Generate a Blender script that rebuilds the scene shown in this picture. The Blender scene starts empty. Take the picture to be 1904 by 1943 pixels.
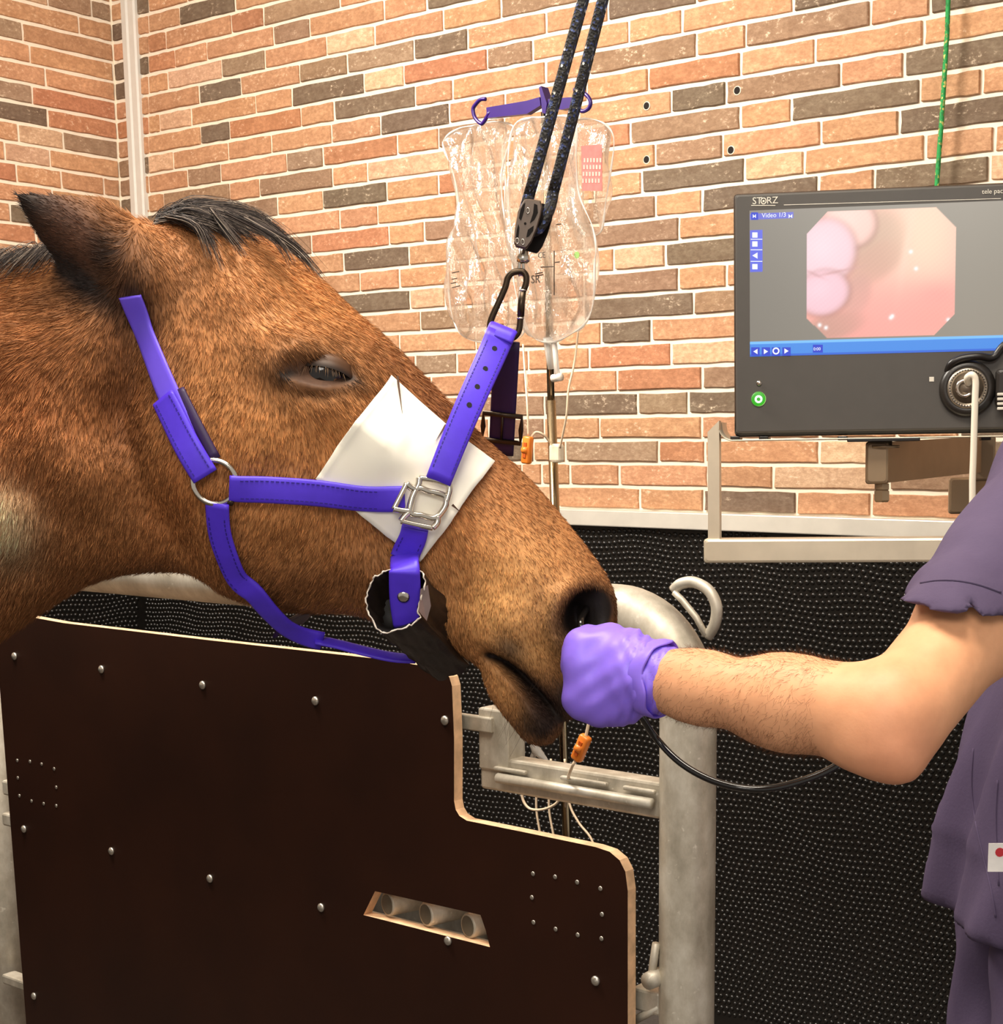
import bpy, math, random
import numpy as np
from mathutils import Vector
from mathutils.bvhtree import BVHTree

# ------------------------------------------------------------------ camera, world, lights
C = bpy.context.scene.collection
SC = bpy.context.scene
FPX, CX, CY, ZC = 2939.0, 1200.0, 1331.0, 1.5          # focal length (px), optical axis (px), eye height (m)
_x = -np.array([-4034.0, -486.0, FPX]); _x /= np.linalg.norm(_x)
_y = np.array([2200.0, -486.0, FPX]); _y -= _x * (_x @ _y); _y /= np.linalg.norm(_y)
RC = np.array([_x, _y, np.cross(_x, _y)])               # camera (right, down, forward) -> room axes
CAM = np.array([0, 0, ZC])

def ray(px, py): return RC @ np.array([(px - CX) / FPX, (py - CY) / FPX, 1.0])
def P(px, py, d): return ray(px, py) * d + CAM           # point of the room at viewing depth d
def on_y(px, py, y):
    r = ray(px, py); return r * (y / r[1]) + CAM
def on_x(px, py, x):
    r = ray(px, py); return r * (x / r[0]) + CAM

cam = bpy.data.cameras.new('camera'); cam_o = bpy.data.objects.new('camera', cam); C.objects.link(cam_o)
M4 = np.eye(4); M4[:3, 0] = RC[:, 0]; M4[:3, 1] = -RC[:, 1]; M4[:3, 2] = -RC[:, 2]; M4[:3, 3] = CAM
from mathutils import Matrix
cam_o.matrix_world = Matrix(M4.tolist())
cam.sensor_fit = 'VERTICAL'; cam.sensor_height = 36; cam.sensor_width = 36
cam.lens = FPX / 1943 * 36
cam.shift_x = -(CX - 952) / 1943; cam.shift_y = (CY - 971.5) / 1943
cam.clip_start = 0.02
SC.camera = cam_o
SC.view_settings.view_transform = 'Standard'; SC.view_settings.look = 'None'
SC.view_settings.gamma = 1; SC.view_settings.use_curve_mapping = False
SC.view_settings.exposure = 0.2

wd = bpy.data.worlds.new('world'); SC.world = wd; wd.use_nodes = True
wd.node_tree.nodes['Background'].inputs[0].default_value = (1.0, 0.93, 0.84, 1)
wd.node_tree.nodes['Background'].inputs[1].default_value = 0.42

def area(name, loc, target, size, size_y, power, col=(1, .9, .76), spread=180):
    l = bpy.data.lights.new(name, 'AREA'); l.shape = 'RECTANGLE'; l.size = size; l.size_y = size_y
    l.energy = power; l.color = col; l.spread = math.radians(spread)
    o = bpy.data.objects.new(name, l); C.objects.link(o); o.location = loc
    o.rotation_euler = (Vector(target) - Vector(loc)).to_track_quat('-Z', 'Y').to_euler()
    return o
# ceiling luminaires (0.15 m below the ceiling): one over the bags, added to brighten the middle of the wall, one over the stocks, one behind the viewer
area('overhead_light', (-2.55, 1.25, 2.98), (-2.85, 3.2, 1.25), 1.0, 0.6, 102, col=(1, .93, .83))
area('overhead_light', (-0.75, 0.75, 2.98), (-0.9, 1.0, 0), 1.2, 0.6, 42)
area('overhead_light', (0.5, -1.1, 2.9), (-0.6, 0.8, 1.2), 1.2, 1.2, 38, col=(1, .93, .84))

# ------------------------------------------------------------------ helpers
def lin(c):
    return tuple((x / 12.92 if x <= .04045 else ((x + .055) / 1.055) ** 2.4) for x in c)
def S(r, g, b):                                             # 0-255 display colour -> linear rgba
    return lin((r / 255, g / 255, b / 255)) + (1.0,)

class NT:
    def __init__(s, name):
        s.m = bpy.data.materials.new(name); s.m.use_nodes = True
        s.t = s.m.node_tree; s.b = s.t.nodes['Principled BSDF']; s.out = s.t.nodes['Material Output']
    def n(s, typ, **kw):
        x = s.t.nodes.new(typ)
        for k, v in kw.items():
            if k.startswith('i_'):
                key = k[2:]; key = int(key) if key.isdigit() else key.replace('_', ' ')
                x.inputs[key].default_value = v
            else: setattr(x, k, v)
        return x
    def l(s, a, b): s.t.links.new(a, b)
    def ramp(s, fac, stops):
        r = s.n('ShaderNodeValToRGB'); e = r.color_ramp.elements
        while len(e) < len(stops): e.new(0.5)
        for k, (p, c) in enumerate(stops): e[k].position = p; e[k].color = c
        s.l(fac, r.inputs[0]); return r.outputs[0]
    def mix(s, fac, a, b, typ='MIX'):
        x = s.n('ShaderNodeMix', data_type='RGBA', blend_type=typ)
        for sock, v in ((x.inputs[0], fac), (x.inputs[6], a), (x.inputs[7], b)):
            if hasattr(v, 'links'): s.l(v, sock)
            else: sock.default_value = v
        return x.outputs[2]
    def noise(s, vec=None, scale=5, detail=4, rough=.55):
        x = s.n('ShaderNodeTexNoise'); x.inputs['Scale'].default_value = scale
        x.inputs['Detail'].default_value = detail; x.inputs['Roughness'].default_value = rough
        if vec is not None: s.l(vec, x.inputs['Vector'])
        return x.outputs[0]
    def bump(s, h, strength=.3, dist=.002):
        x = s.n('ShaderNodeBump'); x.inputs['Strength'].default_value = strength
        x.inputs['Distance'].default_value = dist; s.l(h, x.inputs['Height']); s.l(x.outputs[0], s.b.inputs['Normal'])
    def set(s, rough=None, metal=None, col=None, spec=None):
        if rough is not None: s.b.inputs['Roughness'].default_value = rough
        if metal is not None: s.b.inputs['Metallic'].default_value = metal
        if spec is not None: s.b.inputs['Specular IOR Level'].default_value = spec
        if col is not None: s.b.inputs['Base Color'].default_value = col
        return s
    def pos(s): return s.n('ShaderNodeNewGeometry').outputs['Position']
    def mapv(s, v, scale=(1, 1, 1), rot=(0, 0, 0)):
        x = s.n('ShaderNodeMapping'); x.inputs['Scale'].default_value = scale; x.inputs['Rotation'].default_value = rot
        s.l(v, x.inputs[0]); return x.outputs[0]

def mat(name, col, rough=.5, metal=0, var=.12, scale=40, bump=0, spec=.5, dist=.002):
    """plain procedural material: base colour with a soft noise variation and optional relief"""
    t = NT(name).set(rough, metal, spec=spec)
    v = t.noise(t.pos(), scale, 5)
    a = tuple(max(0, c * (1 - var)) for c in col[:3]) + (1,); b = tuple(min(1, c * (1 + var)) for c in col[:3]) + (1,)
    t.l(t.ramp(v, [(.3, a), (.7, b)]), t.b.inputs['Base Color'])
    if bump: t.bump(v, bump, dist)
    return t.m

def tag(o, label=None, cat=None, group=None, kind=None):
    for k, v in (('label', label), ('category', cat), ('group', group), ('kind', kind)):
        if v: o[k] = v
    return o
WLOC = {}
def thing(name, loc, label=None, cat=None, group=None, kind=None):
    o = bpy.data.objects.new(name, None); o.empty_display_size = .05; C.objects.link(o)
    o.location = tuple(loc); WLOC[o.name] = np.array(loc, float)
    return tag(o, label, cat, group, kind)
def mesh_obj(name, verts, faces, m, parent=None, smooth=False, origin=None, cols=None, uvw=None, label=None, kind=None):
    v = np.asarray(verts, float)
    if parent is not None: base = WLOC[parent.name]
    elif origin is not None: base = np.asarray(origin, float)
    else: base = np.array([(v[:, 0].min() + v[:, 0].max()) / 2, (v[:, 1].min() + v[:, 1].max()) / 2, v[:, 2].min()])
    me = bpy.data.meshes.new(name); me.from_pydata((v - base).tolist(), [], [tuple(int(i) for i in f) for f in faces])
    if cols is not None:
        a = me.color_attributes.new('col', 'FLOAT_COLOR', 'POINT')
        c = np.ones((len(v), 4)); c[:, :3] = np.asarray(cols)[:, :3]; a.data.foreach_set('color', c.ravel())
    if uvw is not None:
        a = me.attributes.new('flow', 'FLOAT_VECTOR', 'POINT'); a.data.foreach_set('vector', np.asarray(uvw, float).ravel())
    if smooth: me.polygons.foreach_set('use_smooth', [True] * len(me.polygons))
    me.materials.append(m); me.update()
    o = bpy.data.objects.new(name, me); C.objects.link(o)
    if parent is not None: o.parent = parent; WLOC[o.name] = base
    else: o.location = tuple(base); WLOC[o.name] = base
    if parent is not None and parent.type == 'MESH' : o.location = (0, 0, 0)
    return tag(o, label, kind=kind)

class MB:
    def __init__(s): s.v = []; s.f = []
    def add(s, v, f):
        o = len(s.v); s.v.extend([tuple(map(float, p)) for p in v]); s.f.extend([tuple(i + o for i in q) for q in f]); return s
    def box(s, c, size, ax=None, bevel=0):
        ax = np.eye(3) if ax is None else np.asarray(ax); h = np.asarray(size) / 2; c = np.asarray(c)
        if bevel <= 0:
            v = [c + ax.T @ (h * np.array(q)) for q in ((-1,-1,-1),(1,-1,-1),(1,1,-1),(-1,1,-1),(-1,-1,1),(1,-1,1),(1,1,1),(-1,1,1))]
            return s.add(v, [(0,3,2,1),(4,5,6,7),(0,1,5,4),(1,2,6,5),(2,3,7,6),(3,0,4,7)])
        b = min(bevel, h.min() * .9); prof = []
        def ring(z, ins):
            x, y = h[0] - ins, h[1] - ins; q = []
            for sx, sy in ((1, 1), (-1, 1), (-1, -1), (1, -1)):
                pts = [(sx * x, sy * (y - b)), (sx * (x - b * .3), sy * (y - b * .3)), (sx * (x - b), sy * y)]
                if sx * sy < 0: pts = pts[::-1]
                q += [(px, py, z) for px, py in pts]
            return q
        rings = [ring(-h[2], b), ring(-h[2] + b * .3, b * .3), ring(-h[2] + b, 0), ring(h[2] - b, 0), ring(h[2] - b * .3, b * .3), ring(h[2], b)]
        return s.loft([[c + ax.T @ np.array(p) for p in r] for r in rings], caps=True)
    def loft(s, rings, caps=True, closed=True):
        n = len(rings[0]); v = [p for r in rings for p in r]; f = []
        for i in range(len(rings) - 1):
            for j in range(n if closed else n - 1):
                k = (j + 1) % n; f.append((i*n + j, i*n + k, (i+1)*n + k, (i+1)*n + j))
        if caps: f.append(tuple(range(n))[::-1]); f.append(tuple((len(rings)-1)*n + j for j in range(n)))
        return s.add(v, f)
    def tube(s, pts, r, n=10, closed=False, caps=True, flat=1.0, up=None):
        pts = [np.asarray(p, float) for p in pts]; m = len(pts); rr = r if hasattr(r, '__len__') else [r] * m
        T = []
        for i in range(m):
            a = pts[(i - 1) % m] if (closed or i > 0) else pts[i]; b = pts[(i + 1) % m] if (closed or i < m - 1) else pts[i]
            t = b - a; T.append(t / (np.linalg.norm(t) + 1e-12))
        u = np.asarray(up, float) if up is not None else np.array([0, 0, 1.0])
        if abs(T[0] @ u) > .95 and up is None: u = np.array([1.0, 0, 0])
        rings = []
        for i in range(m):
            u = u - T[i] * (T[i] @ u); u /= np.linalg.norm(u) + 1e-12; w = np.cross(T[i], u)
            rings.append([pts[i] + rr[i] * (math.cos(2*math.pi*k/n) * u * flat + math.sin(2*math.pi*k/n) * w) for k in range(n)])
        if closed: rings.append(rings[0]); caps = False
        return s.loft(rings, caps)
    def prism(s, poly, d):
        """polygon (3d points) pushed along the vector d"""
        p = [np.asarray(q, float) for q in poly]; d = np.asarray(d, float)
        return s.loft([p, [q + d for q in p]])
    def lathe(s, c, axis, prof, n=20):
        """prof: list of (distance along axis, radius)"""
        c = np.asarray(c, float); a = np.asarray(axis, float); a /= np.linalg.norm(a)
        u = np.cross(a, [0, 0, 1.0]); u = np.array([1.0, 0, 0]) if np.linalg.norm(u) < .05 else u; u /= np.linalg.norm(u); w = np.cross(a, u)
        return s.loft([[c + a*z + r*(math.cos(2*math.pi*k/n)*u + math.sin(2*math.pi*k/n)*w) for k in range(n)] for z, r in prof])
    def obj(s, name, m, parent=None, smooth=False, **kw):
        return mesh_obj(name, s.v, s.f, m, parent, smooth, **kw)

def catmull(pts, n=8, closed=False):
    p = [np.asarray(q, float) for q in pts]; m = len(p); out = []
    rng = range(m) if closed else range(m - 1)
    for i in rng:
        if closed: a, b, c, d = p[(i-1) % m], p[i], p[(i+1) % m], p[(i+2) % m]
        else: a, b, c, d = p[max(i-1, 0)], p[i], p[i+1], p[min(i+2, m-1)]
        for k in range(n):
            t = k / n; out.append(.5*((2*b) + (-a+c)*t + (2*a-5*b+4*c-d)*t*t + (-a+3*b-3*c+d)*t**3))
    if not closed: out.append(p[-1])
    return out
def strap(mb, pts, normals, width, thick):
    """flat strap with rounded edges along pts; width may vary"""
    m = len(pts); w = width if hasattr(width, '__len__') else [width] * m; rings = []
    for i in range(m):
        t = np.asarray(pts[min(i+1, m-1)]) - np.asarray(pts[max(i-1, 0)]); t /= np.linalg.norm(t)
        n = np.asarray(normals[i], float); n = n - t*(t @ n); n /= np.linalg.norm(n); s_ = np.cross(t, n); h = w[i]/2; c = np.asarray(pts[i])
        prof = [(-h, .3), (-h+.0015, .85), (-h+.004, 1), (h-.004, 1), (h-.0015, .85), (h, .3), (h, -.3), (h-.0015, -.85), (-h+.0015, -.85), (-h, -.3)]
        rings.append([c + s_*a + n*(b*thick/2) for a, b in prof])
    return mb.loft(rings)
def dashes(mb, pts, normals, offs, lift, step=.0042, ln=.0026, wd=.0009):
    """a row of stitches: short raised bars along the strap at a sideways offset"""
    P_ = np.asarray(pts); seg = np.linalg.norm(np.diff(P_, axis=0), axis=1); L = np.concatenate([[0], np.cumsum(seg)])
    for s0 in np.arange(.004, L[-1]-.004, step):
        i = min(np.searchsorted(L, s0, side='right') - 1, len(P_) - 2); k = (s0 - L[i]) / (seg[i] + 1e-9)
        t = P_[i+1] - P_[i]; t /= np.linalg.norm(t); n = np.asarray(normals[i])*(1-k) + np.asarray(normals[i+1])*k
        n = n - t*(t @ n); n /= np.linalg.norm(n); s_ = np.cross(t, n); c = P_[i]*(1-k) + P_[i+1]*k + s_*offs + n*lift
        mb.box(c, (ln, wd, .0006), (t, s_, n))

def surface_nets(f, org, ax, step):
    """iso-surface f=0 of a grid (inside negative) -> verts (world), quads"""
    s = f < 0
    a = s[:-1,:-1,:-1]; allin = a.copy(); anyin = a.copy()
    for i in (0, 1):
        for j in (0, 1):
            for k in (0, 1):
                q = s[i:s.shape[0]-1+i, j:s.shape[1]-1+j, k:s.shape[2]-1+k]; allin &= q; anyin |= q
    idx = np.argwhere(anyin & ~allin); acc = np.zeros((len(idx), 3)); cnt = np.zeros(len(idx))
    cor = [(i, j, k) for i in (0, 1) for j in (0, 1) for k in (0, 1)]
    val = {c: f[idx[:,0]+c[0], idx[:,1]+c[1], idx[:,2]+c[2]] for c in cor}
    for c in cor:
        for d in range(3):
            if c[d] == 0:
                e = list(c); e[d] = 1; e = tuple(e); x, y = val[c], val[e]; m = (x < 0) != (y < 0)
                t = np.where(m, x / np.where(m, x - y, 1), 0); p = np.array(c, float)[None].repeat(len(idx), 0); p[:, d] += t
                acc[m] += p[m]; cnt[m] += 1
    v = idx + acc / cnt[:, None]
    num = -np.ones(anyin.shape, int); num[tuple(idx.T)] = np.arange(len(idx)); Q = []
    for d in range(3):
        o1, o2 = (d+1) % 3, (d+2) % 3
        lo = [slice(None)]*3; hi = [slice(None)]*3; lo[d] = slice(0, -1); hi[d] = slice(1, None)
        ch = np.argwhere(s[tuple(lo)] != s[tuple(hi)])
        ok = (ch[:, o1] > 0) & (ch[:, o2] > 0) & (ch[:, o1] < f.shape[o1]-1) & (ch[:, o2] < f.shape[o2]-1); ch = ch[ok]
        fl = s[tuple(ch.T)]
        def at(a1, a2):
            q = ch.copy(); q[:, o1] -= a1; q[:, o2] -= a2; return num[tuple(q.T)]
        q = np.stack([at(1, 1), at(0, 1), at(0, 0), at(1, 0)], 1); q[~fl] = q[~fl][:, ::-1]; Q.append(q)
    Q = np.concatenate(Q); Q = Q[(Q >= 0).all(1)]
    return v, Q
def smooth_mesh(v, q, it=2, lam=.5):
    e = np.concatenate([q[:, [0, 1]], q[:, [1, 2]], q[:, [2, 3]], q[:, [3, 0]]])
    for _ in range(it):
        a = np.zeros_like(v); n = np.zeros(len(v))
        np.add.at(a, e[:, 0], v[e[:, 1]]); np.add.at(a, e[:, 1], v[e[:, 0]]); np.add.at(n, e[:, 0], 1); np.add.at(n, e[:, 1], 1)
        v = v + lam * (a / np.maximum(n, 1)[:, None] - v)
    return v
def normals_of(v, q):
    n = np.cross(v[q[:, 2]] - v[q[:, 0]], v[q[:, 3]] - v[q[:, 1]]); out = np.zeros_like(v)
    for k in range(4): np.add.at(out, q[:, k], n)
    return out / (np.linalg.norm(out, axis=1)[:, None] + 1e-12)
class SDF:
    """distance-field modelling on a world-aligned grid"""
    def __init__(s, lo, hi, step):
        s.lo = np.asarray(lo, float); s.step = step; n = np.ceil((np.asarray(hi) - s.lo) / step).astype(int) + 1
        s.g = np.stack(np.meshgrid(*[s.lo[i] + step*np.arange(n[i]) for i in range(3)], indexing='ij'), -1).astype(np.float32)
        s.f = np.full(n, 1e3, np.float32)
    def cone(s, a, b, ra, rb, flat=None):
        a = np.asarray(a, np.float32); b = np.asarray(b, np.float32); p = s.g - a; d = b - a
        t = np.clip((p @ d) / (d @ d + 1e-12), 0, 1); q = p - t[..., None]*d
        if flat is not None:                                  # (axis, factor): stretch along axis
            ax = np.asarray(flat[0], np.float32); ax = ax/np.linalg.norm(ax); c = q @ ax; q = q - (c*(1 - 1/flat[1]))[..., None]*ax
        return np.sqrt((q*q).sum(-1)) - (ra + (rb - ra)*t)
    def ell(s, c, r, ax=None):
        p = s.g - np.asarray(c, np.float32)
        if ax is not None: p = p @ np.asarray(ax, np.float32).T
        r = np.asarray(r, np.float32); k = np.sqrt(((p/r)**2).sum(-1)); k2 = np.sqrt(((p/(r*r))**2).sum(-1)) + 1e-6
        return k*(k - 1)/k2
    def box(s, c, h, rnd, ax=None):
        p = s.g - np.asarray(c, np.float32)
        if ax is not None: p = p @ np.asarray(ax, np.float32).T
        q = np.abs(p) - (np.asarray(h, np.float32) - rnd)
        return np.sqrt((np.maximum(q, 0)**2).sum(-1)) + np.minimum(q.max(-1), 0) - rnd
    def add(s, d, k=.01):
        if k <= 0: s.f = np.minimum(s.f, d); return s
        h = np.clip(.5 + .5*(s.f - d)/k, 0, 1); s.f = s.f*(1-h) + d*h - k*h*(1-h); return s
    def sub(s, d, k=.004):
        d = -d; h = np.clip(.5 - .5*(s.f - d)/k, 0, 1); s.f = s.f*(1-h) + d*h + k*h*(1-h); return s
    def mesh(s, it=2):
        v, q = surface_nets(s.f, None, None, None); v = s.lo + v*s.step
        return smooth_mesh(v, q, it), q

def hairs(roots, dirs, length, radius, cols, curl=0, seg=2, droop=0, rng=None):
    """thin three-sided tapering hairs as one mesh; returns verts, faces, colours"""
    n = len(roots); d = dirs / (np.linalg.norm(dirs, axis=1)[:, None] + 1e-9)
    a = np.cross(d, rng.normal(size=(n, 3))); a /= np.linalg.norm(a, axis=1)[:, None] + 1e-9; b = np.cross(d, a)
    L = np.asarray(length).reshape(-1, 1) * np.ones((n, 1)); V = []; p = roots.copy()
    bend = a * curl
    for k in range(seg):
        r = radius * (1 - .55*k/seg)
        for j in range(3):
            t = 2*math.pi*j/3; V.append(p + r*(math.cos(t)*a + math.sin(t)*b))
        dd = d + bend*(k+1)/seg + np.array([0, 0, -droop*(k+1)/seg]); dd /= np.linalg.norm(dd, axis=1)[:, None]; p = p + dd*L/seg
    V.append(p); V = np.stack(V, 1); m = V.shape[1]; base = np.arange(n)[:, None]*m; F = []
    for k in range(seg-1):
        for j in range(3):
            j2 = (j+1) % 3; F.append(np.stack([base[:, 0]+3*k+j, base[:, 0]+3*k+j2, base[:, 0]+3*k+3+j2, base[:, 0]+3*k+3+j], 1))
    quads = np.concatenate(F) if F else np.zeros((0, 4), int); k = seg-1
    tris = np.concatenate([np.stack([base[:, 0]+3*k+j, base[:, 0]+3*k+(j+1) % 3, base[:, 0]+m-1], 1) for j in range(3)])
    return V.reshape(-1, 3), quads, tris, np.repeat(cols, m, axis=0)
def fast_mesh(name, v, quads, tris, m, parent, cols=None, kind=None, label=None, smooth=False):
    base = WLOC[parent.name] if parent is not None else np.zeros(3)
    me = bpy.data.meshes.new(name); me.vertices.add(len(v)); me.vertices.foreach_set('co', (v - base).astype(np.float32).ravel())
    nl = quads.size + tris.size; me.loops.add(nl); me.loops.foreach_set('vertex_index', np.concatenate([quads.ravel(), tris.ravel()]).astype(np.int32))
    me.polygons.add(len(quads) + len(tris))
    st = np.concatenate([np.arange(len(quads))*4, len(quads)*4 + np.arange(len(tris))*3]).astype(np.int32); me.polygons.foreach_set('loop_start', st)
    if smooth: me.polygons.foreach_set('use_smooth', [True]*(len(quads)+len(tris)))
    if cols is not None:
        a = me.color_attributes.new('col', 'FLOAT_COLOR', 'POINT'); c = np.ones((len(v), 4), np.float32); c[:, :3] = cols; a.data.foreach_set('color', c.ravel())
    me.materials.append(m); me.update(calc_edges=True); me.validate()
    o = bpy.data.objects.new(name, me); C.objects.link(o)
    if parent is not None: o.parent = parent; WLOC[o.name] = base
    return tag(o, label, kind=kind)
def text_mesh(body, size, origin, right, up, depth=.0004, align='LEFT'):
    cu = bpy.data.curves.new('txt', 'FONT'); cu.body = body; cu.size = size; cu.extrude = depth; cu.align_x = align; cu.resolution_u = 3
    o = bpy.data.objects.new('txt', cu); C.objects.link(o); dg = bpy.context.evaluated_depsgraph_get()
    me = bpy.data.meshes.new_from_object(o.evaluated_get(dg)); v = np.array([q.co[:] for q in me.vertices]); f = [tuple(p.vertices) for p in me.polygons]
    bpy.data.objects.remove(o); bpy.data.curves.remove(cu); bpy.data.meshes.remove(me)
    right = np.asarray(right); up = np.asarray(up); nn = np.cross(right, up)
    return [np.asarray(origin) + right*x + up*y + nn*z for x, y, z in v], f
rnd = random.Random(7); rng = np.random.default_rng(11)
# ------------------------------------------------------------------ the room
DW, XL, Z0, RH = 3.2395, -4.4685, 2.5347, 0.06           # back wall y, left wall x, height of course line 0, course height
ZR = Z0 - 20*RH                                          # top of the aluminium rail
XR, YF, ZT = 0.9, -2.6, 3.1                               # right end of the wall, open side, ceiling
M_mortar = mat('mortar', S(242, 228, 206), .9, var=.05, scale=60, bump=.3)
M_white = mat('white_plastic_trim', S(214, 208, 198), .45, var=.03)
M_alu = mat('aluminium', S(226, 220, 208), .42, .3, var=.06, scale=14)
M_ceil = mat('ceiling_paint', S(236, 232, 222), .8, var=.03)
M_floor = mat('rubber_floor', S(92, 84, 78), .7, var=.2, scale=120, bump=.2)

def brick_material(name, use_attr=False):
    t = NT(name).set(.85)
    if use_attr: base = t.n('ShaderNodeAttribute', attribute_name='col').outputs['Color']; rv = t.n('ShaderNodeNewGeometry').outputs['Random Per Island']
    else:
        oi = t.n('ShaderNodeObjectInfo'); base = oi.outputs['Color']; rv = oi.outputs['Random']
    p = t.pos(); off = t.n('ShaderNodeVectorMath', operation='ADD'); t.l(p, off.inputs[0]); t.l(rv, off.inputs[1])
    sc = t.mapv(off.outputs[0], (1, 1, 1.6))
    n1 = t.noise(sc, 22, 6, .65); n2 = t.noise(sc, 75, 4, .7); n3 = t.noise(sc, 14, 3, .6)
    c = t.mix(t.ramp(n1, [(.34, (0, 0, 0, 1)), (.66, (1, 1, 1, 1))]), t.mix(1, base, S(222, 214, 208), 'MULTIPLY'), base)
    c = t.mix(t.ramp(n2, [(.38, (.55, .55, .55, 1)), (.62, (0, 0, 0, 1))]), c, t.mix(1, base, S(186, 172, 162), 'MULTIPLY'))
    fl = t.n('ShaderNodeMath', operation='MULTIPLY'); t.l(t.ramp(n2, [(.56, (0, 0, 0, 1)), (.68, (1, 1, 1, 1))]), fl.inputs[0]); t.l(t.ramp(n3, [(.5, (0, 0, 0, 1)), (.62, (1, 1, 1, 1))]), fl.inputs[1])
    f2 = t.n('ShaderNodeMath', operation='MULTIPLY'); t.l(fl.outputs[0], f2.inputs[0]); f2.inputs[1].default_value = .75
    c = t.mix(f2.outputs[0], c, S(236, 214, 186)); t.l(c, t.b.inputs['Base Color']); t.bump(n2, .6, .003)
    return t.m
M_brick = brick_material('brick_slip'); M_brick_f = brick_material('brick_slip_field', True)
TONE = {'o': S(214, 164, 124), 'r': S(204, 144, 106), 'b': S(172, 140, 112), 'm': S(176, 148, 120), 'd': S(132, 114, 94), 'p': S(230, 192, 156)}

def brick_shape(seed, lx=1.0, lz=1.0):
    """a slip brick 1 x 1 with a slightly wavy outline and a soft arris, in x-z, proud towards -y"""
    r = random.Random(seed); out = []
    for (x0, z0, x1, z1, n) in ((-.5, -.5, .5, -.5, 5), (.5, -.5, .5, .5, 2), (.5, .5, -.5, .5, 5), (-.5, .5, -.5, -.5, 2)):
        for k in range(n):
            t = k/n; out.append((x0+(x1-x0)*t + r.uniform(-.006, .006), z0+(z1-z0)*t + r.uniform(-.03, .03)))
    v = [(x, 0, z) for x, z in out] + [(x, -.75, z) for x, z in out] + [(x*.985, -1 + r.uniform(-.1, .1), z*.94) for x, z in out]
    n = len(out); f = [(i + k*n, (i+1) % n + k*n, (i+1) % n + (k+1)*n, i + (k+1)*n) for k in (0, 1) for i in range(n)]
    f.append(tuple(range(2*n, 3*n))); return v, f
BR = []
for s_ in range(6):
    v, f = brick_shape(s_); me = bpy.data.meshes.new('brick'); me.from_pydata(v, [], f); me.materials.append(M_brick); BR.append(me)
PROUD = .007
def brick(parent, x, z, w, tone, rot=0, y=None, name='brick'):
    o = bpy.data.objects.new(name, rnd.choice(BR)); C.objects.link(o); o.parent = parent; b = WLOC[parent.name]
    wp = np.array([x, DW, z]) if rot == 0 else np.array([XL, x, z])
    o.location = tuple(wp - b); o.scale = (w, PROUD*rnd.uniform(.8, 1.2), RH - .0115)
    if rot: o.rotation_euler = (0, 0, math.pi/2)
    j = rnd.uniform(.9, 1.1); o.color = tuple(c*j*rnd.uniform(.97, 1.03) for c in TONE[tone][:3]) + (1,)
    return o

wb = MB().box(((XL+XR)/2, DW+.06, ZT/2), (XR-XL, .12, ZT)).obj('wall_back', M_mortar, kind='structure')
wl = MB().box((XL-.06, (DW+.12+YF)/2, ZT/2), (.12, DW+.12-YF, ZT)).obj('wall_left', M_mortar, kind='structure')
MB().box(((XL+XR)/2, (DW+YF)/2, -.03), (XR-XL, DW-YF, .06)).obj('floor', M_floor, kind='structure')
MB().box(((XL+XR)/2, (DW+YF)/2, ZT+.03), (XR-XL, DW-YF, .06)).obj('ceiling', M_ceil, kind='structure')

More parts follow.
